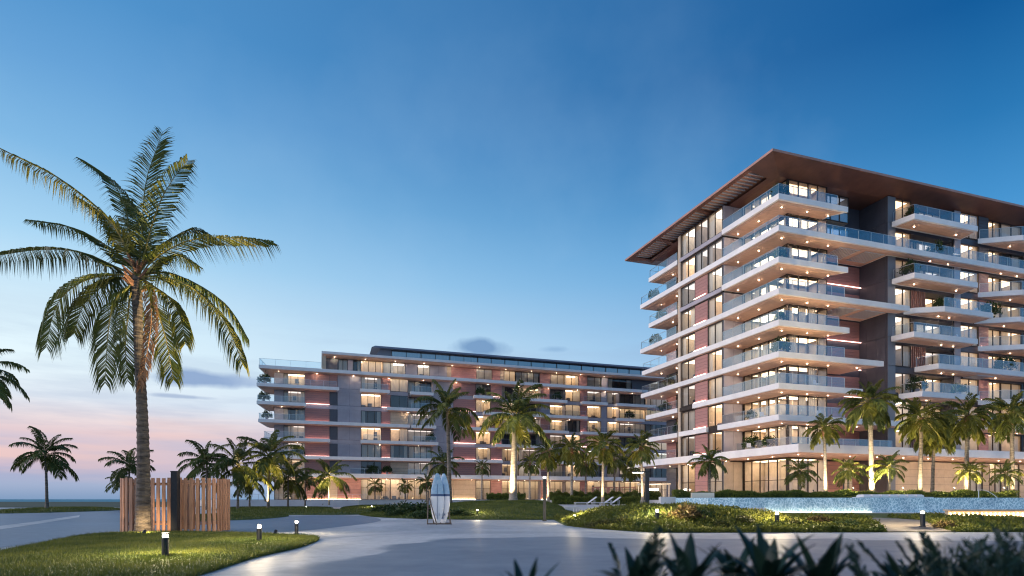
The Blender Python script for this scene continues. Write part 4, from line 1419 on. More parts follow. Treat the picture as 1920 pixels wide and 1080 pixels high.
# arcing water jet
fj = empty('water_jet', (at(1836, 46.4), 46.4, PT))
tag(fj, 'thin arc of white water spouting into the pool on the right', 'fountain')
m_ = MB(); path = []
for i in range(13):
    t = i / 12
    path.append((t * 1.45, 0, 0.62 - 0.02 + 0.12 * t - 0.80 * t * t))
m_.tube(path, [0.016 + 0.014 * i / 12 for i in range(13)], 6)
m_.build('water_arc', M['fabric'], fj)
m_ = MB(); m_.tube([(-0.04, 0, 0.0), (-0.04, 0, 0.55), (0.0, 0, 0.62)], 0.03, 8); m_.build('nozzle', M['steel'], fj)
# low wall with a row of small upright lights
lw = empty('lit_garden_wall', (at(1778, 36.5), 36.5, 0.25))
tag(lw, 'low garden wall fronted by a row of small glowing upright lights below the pool', 'garden wall')
m_ = MB(); m_.box(0, 5.4, 0, 0.3, 0, 0.50); m_.box(-0.1, 5.5, -0.35, 0.32, 0.502, 0.58); m_.build('wall', M['cream'], lw)
lme = MB(); lme.box(0, 0.05, 0, 0.04, 0, 0.32); lme = lme.mesh('upright_light', M['ledwarm'])
for i in range(20):
    inst('upright_light', lme, lw, (0.05 + i * 0.27, -0.10, 0.06))
# row of tiled blocks along the deck pool, deck water
M['tileblue'] = mat('blue_pool_tile', (0.07, 0.10, 0.30), 0.3, var=0.3, scale=6)
dp = empty('splash_pool', (5.2, 51.0, 0.0))
tag(dp, 'shallow splash pool with a crenellated white and blue tiled rim beside the loungers', 'swimming pool')
m_ = MB(); m_.prism([(0.1, -0.4), (1.2, -3.0), (3.2, -5.6), (6.6, -6.6), (6.9, -0.4)], -0.1, 0.56); m_.build('basin', M['tileblue'], dp)
m_ = MB(); m_.prism([(0.2, -0.45), (1.3, -2.9), (3.3, -5.4), (6.5, -6.4), (6.8, -0.45)], 0.561, 0.60); m_.build('water_surface', wm, dp)
bl_ = MB(); bl_.box(-0.09, 0.09, -0.12, 0.12, -0.05, 0.66); blm = bl_.mesh('rim_block', M['white'])
pth = [(0.0, -0.5), (1.1, -3.1), (3.1, -5.8), (6.4, -6.8)]
for (x0, y0), (x1, y1) in zip(pth, pth[1:]):
    k = int(math.hypot(x1 - x0, y1 - y0) / 0.42)
    for i in range(k):
        inst('rim_block', blm, dp, (x0 + (x1 - x0) * i / k, y0 + (y1 - y0) * i / k, 0), 0.2)
# sun loungers on the deck
def lounger(x, y, rz, lab):
    e_ = empty('sun_lounger', (x, y, 0.80), rz)
    tag(e_, lab, 'sun lounger', 'white sun loungers on the pool deck')
    b = MB(); b.box(0, 1.25, 0, 0.62, 0.30, 0.36); b.build('seat', M['fabric'], e_)
    b = MB(); c, s = math.cos(0.62), math.sin(0.62)
    q = [(1.26, 0.32), (1.26 + 0.85 * c, 0.32 + 0.85 * s), (1.26 + 0.85 * c - 0.06 * s, 0.38 + 0.85 * s), (1.26 - 0.03, 0.38)]
    i0 = len(b.v)
    b.v += [(px, 0, pz) for px, pz in q] + [(px, 0.62, pz) for px, pz in q]
    b.f += [(0, 1, 2, 3), (7, 6, 5, 4), (0, 4, 5, 1), (1, 5, 6, 2), (2, 6, 7, 3), (3, 7, 4, 0)]; b.m += [0] * 6
    b.build('backrest', M['fabric'], e_)
    for lx in (0.06, 1.1, 1.75):
        for ly in (0.04, 0.54):
            b = MB(); b.box(lx, lx + 0.04, ly, ly + 0.04, 0, 0.30 if lx < 1.5 else 0.56); b.build('leg', M['white'], e_)
lounger(at(1078, 53), 53, 0.05, 'white sun lounger furthest left of the row on the pool deck')
lounger(at(1110, 54), 54, 0.05, 'white sun lounger in the middle of the row on the pool deck')
lounger(at(1125, 55), 55, 0.05, 'white sun lounger nearest the lamp post on the pool deck')
# ------------------------------------------------------------------ fence, posts, bollards, surfboards
scr = empty('slatted_screen', (at(331.5, 27.4), 27.4, 0.0))
tag(scr, 'round cornered enclosure of upright timber slats on the grass behind the big palm', 'fence')
hx, hy, r_ = 2.12, 1.35, 1.0
outline = []
def arc(cx, cy, a0, a1, k=8):
    return [(cx + r_ * math.cos(math.radians(a0 + (a1 - a0) * i / k)), cy + r_ * math.sin(math.radians(a0 + (a1 - a0) * i / k))) for i in range(k + 1)]
outline += arc(hx - r_, -hy + r_, -90, 0) + arc(hx - r_, hy - r_, 0, 90) + arc(-hx + r_, hy - r_, 90, 180) + arc(-hx + r_, -hy + r_, 180, 270)
outline.append(outline[0])
segs = [(outline[i], outline[i + 1]) for i in range(len(outline) - 1)]
tot = sum(math.hypot(b[0] - a[0], b[1] - a[1]) for a, b in segs)
nsl = 52
sm = MB(); sm.box(-0.068, 0.068, -0.025, 0.025, 0.03, 2.36)
smesh = sm.mesh('slat', M['wood'])
rs = random.Random(4)
for i in range(nsl):
    d = tot * i / nsl
    for a, b in segs:
        L = math.hypot(b[0] - a[0], b[1] - a[1])
        if d <= L or (a, b) == segs[-1]: break
        d -= L
    t = d / max(L, 1e-6)
    x, y = a[0] + (b[0] - a[0]) * t, a[1] + (b[1] - a[1]) * t
    o = inst('slat', smesh, scr, (x, y, rs.uniform(-0.01, 0.02)), math.atan2(b[1] - a[1], b[0] - a[0]) + rs.uniform(-0.01, 0.01))
for z in (0.35, 2.1):
    rl = MB()
    for a, b in segs:
        c = Vector(((a[0] + b[0]) / 2, (a[1] + b[1]) / 2)); n = Vector((-(b[1] - a[1]), b[0] - a[0])).normalized() * 0.06
        A, B = Vector(a), Vector(b)
        k1 = 0.985
        rl.prism([tuple((A + n * 0.6) * k1), tuple((B + n * 0.6) * k1), tuple((B + n * 1.4) * k1), tuple((A + n * 1.4) * k1)], z, z + 0.06)
    rl.build('rail', M['wood'], scr)
# square dark post standing in the screen
def post(px, d, z0, ztop, w, lab, head=None):
    e_ = empty('lamp_post' if head else 'square_post', (at(px, d), d, z0))
    tag(e_, lab, 'lamp post' if head else 'post')
    h = ztop - z0
    b = MB(); b.box(-w / 2, w / 2, -w / 2, w / 2, 0.0, h); b.box(-w / 2 - 0.04, w / 2 + 0.04, -w / 2 - 0.04, w / 2 + 0.04, -0.02, 0.05)
    b.build('pole', M['black'], e_)
    if head == 'top':
        b = MB(); b.box(-w / 2 - 0.02, w / 2 + 0.02, -w / 2 - 0.02, w / 2 + 0.02, h + 0.12, h + 0.17); b.build('cap', M['black'], e_)
        b = MB(); b.box(-w / 2 + 0.02, w / 2 - 0.02, -w / 2 + 0.02, w / 2 - 0.02, h + 0.001, h + 0.119); b.build('lamp', M['bulb2'], e_)
    elif head == 'arm':
        b = MB(); b.box(-1.15, -w / 2 - 0.002, -0.12, 0.12, h - 0.12, h - 0.03); b.build('arm', M['black'], e_)
        b = MB(); b.box(-1.10, -0.3, -0.1, 0.1, h - 0.15, h - 0.124); b.build('lamp', M['bulb2'], e_)
    else:
        b = MB(); b.box(-w / 2 - 0.015, w / 2 + 0.015, -w / 2 - 0.015, w / 2 + 0.015, h + 0.002, h + 0.04); b.build('cap', M['black'], e_)
    return e_
M['bulb2'] = emit('post_lamp', (1.0, 0.88, 0.70), 22.0)
post(329, 25.75, 0.0, zat(885, 25.75), 0.26, 'square dark steel post standing among the timber slats')
post(1021, 40.5, 0.0, zat(897, 40.5), 0.20, 'thin black lamp post on the paving beside the green mound', 'top')
post(1213, 47.5, 0.4, zat(883, 47.5), 0.30, 'thick black lamp post with a lit arm near the left end of the pool', 'arm')

def add_light(kind, loc, energy, color, parent=None, size=0.1, **kw):
    l = bpy.data.lights.new('lamp_light', kind)
    l.energy = energy; l.color = color
    if kind in ('POINT', 'SPOT'): l.shadow_soft_size = size
    for k, v in kw.items(): setattr(l, k, v)
    o = bpy.data.objects.new('lamp_light', l)
    o.location = loc
    link(o, parent)
    return o
def aim(o, frm, to):
    o.rotation_euler = (Vector(to) - Vector(frm)).to_track_quat('-Z', 'Y').to_euler()

ringN = 12
def circ(r, n=ringN): return [(r * math.cos(2 * math.pi * k / n), r * math.sin(2 * math.pi * k / n)) for k in range(n)]
bm1 = MB(); bm1.prism(circ(0.085), 0.0, 0.46); bm1.prism(circ(0.12), 0.0, 0.03); body_me = bm1.mesh('post', M['black'], False)
bm2 = MB(); bm2.prism(circ(0.06), 0.462, 0.535); lens_me = bm2.mesh('lamp', M['bulb'])
bm3 = MB(); bm3.prism(circ(0.09), 0.536, 0.565); cap_me = bm3.mesh('cap', M['black'])
def bollard(x, y, z, s, lab, e=28.0):
    r = empty('bollard_light', (x, y, z - 0.02))
    tag(r, lab, 'bollard light', 'lit garden bollards')
    r.scale = (s * 0.9, s * 0.9, s)
    inst('post', body_me, r); inst('lamp', lens_me, r); inst('cap', cap_me, r)
    add_light('POINT', (0, 0, 0.62), e, (1.0, 0.80, 0.50), r, 0.08)
x, y = gp(310, 1054); bollard(x, y, 0.13, 1.0, 'lit bollard nearest the camera on the lawn below the big palm', 420)
x, y = gp(486, 1016, 0.1); bollard(x, y, 0.10, 1.0, 'lit bollard in the middle of the lawn, right of the slatted screen', 300)
x, y = gp(556, 1002); bollard(x, y, 0.03, 1.0, 'lit bollard at the pointed right tip of the front lawn', 240)
for px, py, d, s, lab in ((1232, 957, 28.6, 1.3, 'lit bollard on the planted mound below the pool\'s left end'),
                          (1457, 962, 28.6, 1.3, 'lit bollard on the planted mound in front of the bright pool strip'),
                          (1730, 960, 28.2, 1.35, 'lit bollard beside the sandy footpath below the pool'),
                          (1077, 966, 36.0, 0.9, 'small lit bollard at the left tip of the planted mound')):
    zz = zat(py, d) - 0.5 * s
    bollard(at(px, d), d, zz, s, lab, 380)
for px, py, d, lab in ((895, 956, 46.0, 'small glowing garden light on the front slope of the green mound'),
                       (697, 949, 75.0, 'small glowing garden light below the white plinth wall'),
                       (574, 950, 88.0, 'dark unlit bollard on the back lawn by the pale path')):
    bollard(at(px, d), d, zat(py, d) - 0.5, 1.0, lab, 150 if d < 80 else 0.5)

# surfboards and their rack
def surfboard(name, px, d, ztop, lean, lab, twist, parent=None):
    H_ = 2.92; Wm = 0.40
    b = MB(); rings = []
    K_ = 22
    for k in range(K_ + 1):
        t = k / K_
        w = Wm * (math.sin(math.pi * (0.05 + 0.93 * t ** 0.95)) ** 0.62) * (1.0 if t < 0.5 else 0.99)
        z = t * H_
        rock = 0.16 * (t - 0.4) ** 2 + (0.10 * max(0, t - 0.75) * 2)
        th = 0.036 * (math.sin(math.pi * (0.06 + 0.9 * t)) ** 0.5) + 0.006
        i = len(b.v)
        for q in range(12):
            a = 2 * math.pi * q / 12
            b.v.append((w * math.cos(a), -rock + th * math.sin(a), z))
        rings.append((i, t))
    for (r0, t0), (r1, t1) in zip(rings, rings[1:]):
        tm = (t0 + t1) / 2
        m = 1 if tm > 0.585 else (2 if tm > 0.54 else 0)
        for q in range(12):
            j = (q + 1) % 12
            b.f.append((r0 + q, r0 + j, r1 + j, r1 + q)); b.m.append(m)
    b.f.append(tuple(rings[0][0] + q for q in reversed(range(12)))); b.m.append(0)
    b.f.append(tuple(rings[-1][0] + q for q in range(12))); b.m.append(1)
    e_ = empty('surfboard', (at(px, d), d, 0.03), twist)
    e_.rotation_euler = (lean, 0, twist)
    tag(e_, lab, 'surfboard', 'surfboards on the rack')
    b.build('board', [M['surfwhite'], M['surfblue'], M['surfnavy']], e_, smooth=True)
    s = MB(); s.box(-0.008, 0.008, -0.075, -0.045, 0.25, 2.3); s.build('stringer', M['surfnavy'], e_)
    for fx in (-0.13, 0.0, 0.13):
        fz = 0.30 if fx == 0 else 0.48
        f = MB(); f.v = [(fx - 0.006, -0.07, fz), (fx - 0.006, -0.07, fz + 0.16), (fx - 0.006, -0.20, fz - 0.03), (fx + 0.006, -0.07, fz), (fx + 0.006, -0.07, fz + 0.16), (fx + 0.006, -0.20, fz - 0.03)]
        f.f = [(0, 2, 1), (3, 4, 5), (0, 1, 4, 3), (1, 2, 5, 4), (2, 0, 3, 5)]; f.m = [0] * 5
        f.build('fin', M['surfnavy'], e_)
    return e_
M['surfwhite'] = mat('white_surfboard', (0.80, 0.81, 0.84), 0.2, var=0.04, scale=2)
M['surfblue'] = mat('blue_surfboard_nose', (0.23, 0.42, 0.62), 0.2, var=0.3, scale=5, col2=(0.40, 0.56, 0.70))
M['surfnavy'] = mat('navy_stripe', (0.055, 0.10, 0.22), 0.3)
surfboard('surfboard', 820, 35.3, 0, -0.06, 'left surfboard of the pair, white with a blue nose and navy band', 0.12)
surfboard('surfboard', 831, 35.55, 0, -0.06, 'right surfboard of the pair, partly behind the other, white with a blue nose', -0.35)
rk = empty('surfboard_rack', (at(822, 35.3), 35.3, 0.0))
tag(rk, 'dark wooden frame rack holding the two surfboards upright', 'surfboard rack')
M['rack'] = mat('dark_rack_timber', (0.11, 0.085, 0.07), 0.7, var=0.3, scale=6, stretch=(3, 3, .5))
for name, path in (('upright', [(-0.60, -0.25, 0.0), (-0.58, 0.05, 1.95)]), ('brace', [(-0.52, 0.0, 1.5), (0.0, -0.75, 0.0)]), ('upright', [(-0.36, 0.7, 0.0), (-0.5, 0.25, 2.0)]),
                   ('brace', [(0.52, 0.25, 0.75), (0.78, -0.35, 0.0)]), ('upright', [(0.62, 0.7, 0.0), (0.5, 0.35, 1.5)]),
                   ('crossbar', [(-0.62, 0.25, 0.9), (0.62, 0.32, 0.9)]), ('floor_bar', [(-0.62, -0.3, 0.035), (0.78, -0.35, 0.035)]), ('floor_bar', [(-0.4, 0.7, 0.035), (0.66, 0.7, 0.035)])):
    b = MB(); b.tube(path, 0.037, 4); b.build(name, M['rack'], rk)

# ------------------------------------------------------------------ palms
def frond_verts(path, nleaf, llen, lw, droop, fwd, rng, side_dir=None, taper=None, rach=0.03, start=0.16, curl=0.0):
    """path: world/local polyline; returns leaf vertex list (5-vert leaflets as quads+tri) and rachis"""
    P = [Vector(p) for p in path]
    cum = [0]
    for a, b in zip(P, P[1:]): cum.append(cum[-1] + (b - a).length)
    T = cum[-1]
    def pt(s):
        s = max(0, min(T, s * T))
        for i in range(len(P) - 1):
            if s <= cum[i + 1] or i == len(P) - 2:
                t = (s - cum[i]) / max(1e-6, cum[i + 1] - cum[i])
                return P[i].lerp(P[i + 1], t), (P[i + 1] - P[i]).normalized()
    mb = MB()
    for i in range(nleaf):
        s = start + (1 - start) * (i + 0.5) / nleaf
        p, t = pt(s)
        up = Vector((0, 0, 1))
        side = t.cross(up)
        if side_dir is not None and side.length < 0.35: side = Vector(side_dir)
        if side.length < 0.05: side = Vector((1, 0, 0))
        side.normalize()
        u = (s - start) / (1 - start)
        L = llen * (0.62 + 0.38 * math.sin(math.pi * min(1, (u * 0.8 + 0.22)))) * (1.0 if u < 0.85 else 1 - (u - 0.85) * 2.2)
        for sg in (-1, 1):
            l = L * rng.uniform(0.82, 1.12)
            f_ = fwd * rng.uniform(0.8, 1.2) + 0.5 * u
            d = (side * sg + t * f_ + up * rng.uniform(0.0, 0.25) * (1 if droop < 0.8 else 0.2)).normalized()
            mid = p + d * l * 0.5 - up * l * droop * 0.10
            tip = p + d * l * (1 - 0.25 * droop) - up * l * (droop * 0.55 + rng.uniform(-0.06, 0.10))
            wv = d.cross(up)
            if wv.length < 0.1: wv = t.copy()
            w2 = d.cross(wv).normalized(); wa = rng.uniform(0, math.pi)
            wv = (wv.normalized() * math.cos(wa) + w2 * math.sin(wa)) * lw * 0.5 * rng.uniform(0.8, 1.2)
            i0 = len(mb.v)
            mb.v += [tuple(p - wv * 0.5), tuple(p + wv * 0.5), tuple(mid + wv), tuple(mid - wv), tuple(tip)]
            mb.f += [(i0, i0 + 1, i0 + 2, i0 + 3), (i0 + 3, i0 + 2, i0 + 4)]; mb.m += [0, 0]
    k = 10
    path2 = [pt(j / k)[0] for j in range(k + 1)]
    mb.tube(path2, [rach * (1 - 0.85 * j / k) for j in range(k + 1)], 4, m=1, cap=False)
    return mb

def arch(L, elev, curve, n=9, sway=0.0):
    """rachis that leaves at an elevation angle and bends down; local +x outward"""
    pts = [(0, 0, 0)]
    a = elev
    for i in range(n):
        st = L / n
        x, y, z = pts[-1]
        pts.append((x + st * math.cos(a), y + sway * st * (i / n), z + st * math.sin(a)))
        a -= curve / n * (0.5 + 1.0 * i / n)
    return pts
FR = {}
def frond_mesh(kind, k, gold=False):
    key = (kind, k, gold)
    if key in FR: return FR[key]
    rng = random.Random(k * 13 + (5 if kind == 'coco' else 77))
    if kind == 'coco':      # unit length 1
        el = [1.42, 1.12, 0.80, 0.45, 0.05, -0.45][k % 6]
        cv = [1.0, 1.4, 1.6, 1.7, 1.5, 0.9][k % 6]
        mb = frond_verts(arch(1.0, el, cv, sway=rng.uniform(-.15, .15)), 44, 0.28, 0.030, 0.9, 0.55, rng, rach=0.011)
    else:                   # stiffer, denser, shorter
        el = [1.35, 1.05, 0.75, 0.42, 0.1, -0.3, -0.7][k % 7]
        cv = [0.8, 1.3, 1.6, 1.7, 1.6, 1.3, 0.8][k % 7]
        mb = frond_verts(arch(1.0, el, cv, sway=rng.uniform(-.2, .2)), 28, 0.36, 0.044, 0.75, 0.9, rng, rach=0.014, start=0.28)
    FR[key] = mb.mesh('frond', [M['frond_goldlit' if gold else 'frond'], M['rachis']])
    return FR[key]

def trunk_mesh(h, r0, r1, bend, rings, m, ring_amp=0.05, flare=0.35):
    mb = MB()
    n = 10
    idx = []
    k = rings
    for i in range(k + 1):
        t = i / k
        z = h * t
        ox = bend[0] * (t ** 1.6); oy = bend[1] * (t ** 1.6)
        r = r0 + (r1 - r0) * min(1, t * 1.15) ** 0.8 + flare * r0 * math.exp(-t * h / 0.35)
        r *= 1 + ring_amp * (1 if i % 2 else -1)
        idx.append(len(mb.v))
        for q in range(n):
            a = 2 * math.pi * q / n
            rr_ = r * (1 + 0.03 * math.sin(q * 3 + i * 1.3))
            mb.v.append((ox + rr_ * math.cos(a), oy + rr_ * math.sin(a), z))
    for a, b in zip(idx, idx[1:]):
        for q in range(n):
            j = (q + 1) % n
            mb.f.append((a + q, a + j, b + j, b + q)); mb.m.append(0)
    mb.f.append(tuple(idx[-1] + q for q in range(n))); mb.m.append(0)
    return mb.mesh('trunk', m, True)

PC = [0]
spm = MB(); spm.tube([(0, 0, 0), (0, 0, 0.16)], 0.02, 6); spm.tube([(0, -0.04, 0.14), (0, 0.10, 0.24)], [0.05, 0.065], 8); spm = spm.mesh('garden_spotlight', M['black'])
def uplight(x, y, z, lab):
    o = inst('garden_spotlight', spm, None, (x, y, z))
    tag(o, lab, 'spotlight', 'uplights at the palms')
def palm(px, d, z0, cy, rad, kind, lab, lit=0, nf=None, trunk='trunk', tw=None, dead=0, group='palms in the resort garden', gold=0.25):
    PC[0] += 1
    rg = random.Random(PC[0] * 31)
    x = at(px, d); zc = zat(cy, d); R_m = rad * d / F
    if kind == 'fan': gold = max(gold, 0.5)  # more fronds take the painted lamplit gold
    e_ = empty('palm_tree', (x, d, z0), rg.uniform(0, 6.28))
    tag(e_, lab, 'palm tree', group)
    h = zc - z0
    tw = tw or max(0.11, 0.030 * h ** 0.9)
    bx_, by_ = rg.uniform(-0.03, 0.03) * h, rg.uniform(-0.03, 0.03) * h
    inst('trunk', trunk_mesh(h, tw * 1.15, tw * 0.72, (bx_, by_), max(8, int(h / 0.22)), M[trunk], 0.035), e_)
    if kind == 'fan':
        b = MB(); b.tube([(bx_, by_, h - R_m * 0.42), (bx_, by_, h - R_m * 0.18), (bx_, by_, h + 0.05 * R_m)], [tw * 0.8, tw * 1.45, tw * 0.9], 9)
        b.build('crown_shaft', M['shaft'], e_)
    nf = nf or (19 if kind == 'coco' else 30)
    nk = 6 if kind == 'coco' else 7
    for i in range(nf):
        u = (i + 0.5) / nf
        kk = min(nk - 1, int(u ** (0.85 if kind == 'coco' else 0.9) * nk))
        o = inst('frond', frond_mesh(kind, kk, rg.random() < gold), e_, (bx_, by_, h - 0.02 * i / nf * R_m), i * 2.399963 + rg.uniform(-0.25, 0.25))
        s = R_m * (1.12 if kind == 'coco' else 1.05) * rg.uniform(0.85, 1.12) * (0.85 if kk == 0 else 1)
        o.scale = (s, s, s)
        o.rotation_euler = (rg.uniform(-0.25, 0.25), rg.uniform(-0.15, 0.15), o.rotation_euler[2])
    if lit:
        l = add_light('SPOT', (x - 0.5 - tw, d - 1.1, z0 + 0.15), lit * 3.6, (1.0, 0.76, 0.42), None, 0.08, spot_size=math.radians(95), spot_blend=0.9)
        aim(l, (x - 0.5 - tw, d - 1.1, z0 + 0.15), (x, d, zc))
        l.name = 'palm_uplight'
        uplight(x - 0.5 - tw, d - 1.32, z0 - 0.06, ' '.join(('uplight below the ' + lab).split()[:16]))
        if px > 1500:
            add_light('POINT', (x + 0.5, 52.3, PZ + 1.15), 120, (1.0, 0.78, 0.42), None, 0.1).name = 'added_hedge_light'  # light added to brighten the hedge, stands in for uplight spill
            uplight(x + 0.5, 52.3, PZ + 0.85, ' '.join(('hedge spotlight before the ' + lab).split()[:16]))  # fixture added to go with the hedge light
    return e_
M['shaft'] = trunk_mat('reddish_crown_shaft', (0.10, 0.05, 0.03), (0.34, 0.17, 0.10))

# -- the big palm in front, every frond traced from its place
big = empty('palm_tree', (at(268, 25.0), 25.0, 0.08))
tag(big, 'tall coconut palm in the left foreground with a lamplit ringed trunk', 'palm tree')
BD = 25.0
def bp(px, py, dy=0.0):
    dd = BD + dy
    return Vector(((px - 960) / F * dd - big.location.x, dd - big.location.y, zat(py, dd) - big.location.z))
tp = [bp(268, 1006), bp(268, 985), bp(268.5, 940), bp(269, 880), bp(268, 820), bp(266, 760), bp(263, 700), bp(260, 640), bp(258, 590), bp(257, 545), bp(258, 520)]
tr_ = [0.36, 0.30, 0.27, 0.245, 0.225, 0.205, 0.19, 0.18, 0.18, 0.20, 0.17]
mb = MB(); n = 16; idx = []
tot_k = 150
for i in range(tot_k + 1):
    t = i / tot_k * (len(tp) - 1); k = min(int(t), len(tp) - 2); f = t - k
    c = tp[k].lerp(tp[k + 1], f); r = (tr_[k] * (1 - f) + tr_[k + 1] * f) * 1.0
    ph = i % 3
    r *= (1.05, 1.0, 0.95)[ph]
    idx.append(len(mb.v))
    for q in range(n):
        a = 2 * math.pi * q / n
        rr_ = r * (1 + 0.018 * math.sin(q * 2.3 + i * 0.7) + 0.012 * math.sin(q * 5 + i))
        mb.v.append((c.x + rr_ * math.cos(a), c.y + rr_ * math.sin(a), c.z + 0.02 * math.sin(a * 2 + i)))
for a, b in zip(idx, idx[1:]):
    for q in range(n):
        j = (q + 1) % n
        mb.f.append((a + q, a + j, b + j, b + q)); mb.m.append(0)
mb.f.append(tuple(idx[-1] + q for q in range(n))); mb.m.append(0)
mb.build('trunk', M['trunkbig'] if 'trunkbig' in M else M['trunk'], big, smooth=False)
CX, CY = 258, 516
# (points in photo pixels after the crown centre, depth offset at tip, leaflet length, droop, forward, gold?, side)
FL = [
    ([(238, 470), (207, 413), (120, 340), (4, 280)], -1.5, 1.35, 1.0, 0.55, 'frond_goldlit'),
    ([(245, 455), (235, 388), (205, 335), (156, 300)], 1.8, 1.05, 0.9, 0.5, 'frond'),
    ([(265, 470), (268, 400), (276, 330), (306, 246)], 0.5, 1.15, 0.35, 0.45, 'frond'),
    ([(272, 470), (292, 400), (315, 350), (352, 300)], -1.2, 1.25, 0.8, 0.5, 'frond'),
    ([(290, 485), (356, 450), (430, 446), (508, 452)], -0.8, 1.20, 1.0, 0.55, 'frond_goldlit'),
    ([(290, 470), (325, 445), (360, 430), (398, 446)], 2.2, 0.95, 0.9, 0.5, 'frond'),
    ([(230, 490), (190, 455), (140, 428), (60, 414)], 1.8, 1.0, 0.9, 0.5, 'frond'),
    ([(215, 500), (150, 472), (70, 468), (-40, 486)], 0.3, 1.05, 1.35, 0.2, 'frond'),
    ([(225, 515), (160, 525), (108, 568), (86, 652)], -0.5, 1.05, 1.2, 0.4, 'frond'),
    ([(230, 522), (190, 538), (155, 575), (138, 628)], 1.0, 1.05, 1.15, 0.45, 'frond'),
    ([(240, 540), (216, 560), (203, 620), (197, 718)], -0.8, 1.0, 1.0, 0.5, 'frond'),
    ([(245, 550), (240, 590), (235, 650), (240, 715)], 1.5, 0.85, 1.0, 0.5, 'frond'),
    ([(300, 520), (356, 535), (420, 600), (455, 684)], -1.0, 1.10, 1.15, 0.45, 'frond_goldlit'),
    ([(300, 510), (360, 528), (425, 572), (463, 632)], 1.2, 0.95, 1.1, 0.45, 'frond'),
    ([(285, 535), (320, 560), (340, 600), (347, 645)], -0.6, 0.85, 1.1, 0.45, 'frond_goldlit'),
    ([(275, 535), (294, 580), (312, 640), (325, 712)], 0.6, 0.95, 1.05, 0.5, 'frond'),
    ([(272, 520), (300, 490), (330, 478), (372, 500)], 3.0, 0.85, 1.0, 0.5, 'frond'),
    ([(240, 480), (222, 440), (196, 405), (150, 372)], 3.0, 0.9, 0.9, 0.5, 'frond'),
    ([(262, 470), (258, 425), (250, 395), (236, 372)], 2.2, 0.8, 0.8, 0.5, 'frond'),
    ([(280, 540), (284, 600), (276, 660), (262, 728)], -0.6, 0.45, 0.9, 0.7, 'deadfrond'),
]
for i, (pts, dy, ll, dr, fw, mm) in enumerate(FL):
    rng = random.Random(100 + i)
    raw = [bp(CX + rng.uniform(-4, 4), CY + rng.uniform(-4, 6), 0)] + [bp(px, py, dy * (k + 1) / 4) for k, (px, py) in enumerate(pts)]
    sm_ = []
    for k in range(len(raw) - 1):
        p0 = raw[max(0, k - 1)]; p1 = raw[k]; p2 = raw[k + 1]; p3 = raw[min(len(raw) - 1, k + 2)]
        for j in range(6):
            t = j / 6
            sm_.append(0.5 * (2 * p1 + (p2 - p0) * t + (2 * p0 - 5 * p1 + 4 * p2 - p3) * t * t + (3 * p1 - p0 - 3 * p2 + p3) * t ** 3))
    sm_.append(raw[-1])
    mb = frond_verts(sm_, 124, ll * 1.22, 0.050, dr, fw, rng, side_dir=(1, 0, 0), rach=0.045, start=0.12)
    o = mb.build('frond', [M[mm], M['rachis'] if mm != 'deadfrond' else M['deadfrond']], big)
    if mm == 'deadfrond': o['label'] = 'dry orange-brown frond hanging against the trunk'
# fibres and cut stubs at the crown
mb = MB(); rng = random.Random(2)
for i in range(22):
    a = rng.uniform(0, 6.28); z = rng.uniform(-0.7, 0.35)
    c = bp(CX, CY) + Vector((0.12 * math.cos(a), 0.12 * math.sin(a), z))
    mb.tube([c, c + Vector((0.42 * math.cos(a), 0.42 * math.sin(a), 0.35))], [0.07, 0.035], 5)
mb.build('frond_stubs', M['shaft'], big)
lx, ly = at(276, 23.4), 23.4
for tgt, en, sz, lx in ((bp(268, 1000), 420, 75, lx), (bp(320, 480), 15000, 42, lx + 5.0)):
    l = add_light('SPOT', (lx, ly, 0.2), en, (1.0, 0.74, 0.40), None, 0.06, spot_size=math.radians(sz), spot_blend=0.8)
    aim(l, (lx, ly, 0.2), tgt + big.location)
    l.name = 'palm_uplight'
    uplight(lx, ly - 0.22, 0.0, 'small black uplight in the grass ' + ('at the foot of' if en < 1000 else 'to the right of') + ' the big front palm')

G1 = 'palms in the resort garden'
palm(88, 71, 0.3, 852, 56, 'coco', 'lone dark coconut palm on the small grass island far left', nf=20, gold=0)
palm(-58, 40, 0.0, 694, 84, 'coco', 'coconut palm cut off by the left edge of the photo', nf=18, gold=0)
palm(242, 82, 0.0, 874, 42, 'coco', 'small dark palm showing behind the left end of the slatted screen', gold=0)
palm(228, 95, 0.0, 902, 26, 'coco', 'smallest dark palm low behind the left end of the slatted screen', gold=0)
palm(388, 76, 0.1, 868, 52, 'coco', 'dark coconut palm rising behind the right side of the slatted screen', gold=0.05)
palm(446, 78, 0.2, 872, 62, 'coco', 'broad dark palm just right of the slatted screen', gold=0.1)
palm(468, 84, 0.2, 902, 40, 'coco', 'low bushy palm under the broad dark palm', gold=0.1)
palm(503, 80, 0.2, 856, 60, 'coco', 'palm with a golden lamplit heart at the corner of the low block', lit=1800, gold=0.5)
palm(540, 86, 0.25, 893, 46, 'coco', 'dark spreading palm before the left end of the low block')
palm(572, 96, 0.4, 900, 26, 'coco', 'small palm before the cream ground floor of the low block')
palm(617, 100, 0.5, 892, 44, 'coco', 'palm with a brightly lit pale trunk before the terracotta ground floor', lit=1600, trunk='trunkpale')
palm(703, 107, PZ, 911, 18, 'fan', 'small round palm before the lit lobby window', nf=20)
palm(760, 108, PZ, 910, 16, 'fan', 'small palm just right of the lit lobby window', nf=20)
palm(800, 90, PZ * 0.7, 905, 22, 'fan', 'small palm directly left of the surfboards', nf=22)
palm(843, 60, 0.9, 768, 62, 'coco', 'tall dark palm rising behind the surfboards', nf=22, tw=0.22)
palm(833, 68, 1.1, 870, 36, 'coco', 'short bushy palm directly above the surfboards', nf=20)
palm(962, 58, 1.15, 782, 72, 'coco', 'tall palm with a thick white lit trunk on top of the green mound', nf=24, lit=2200, trunk='trunkpale', tw=0.34)
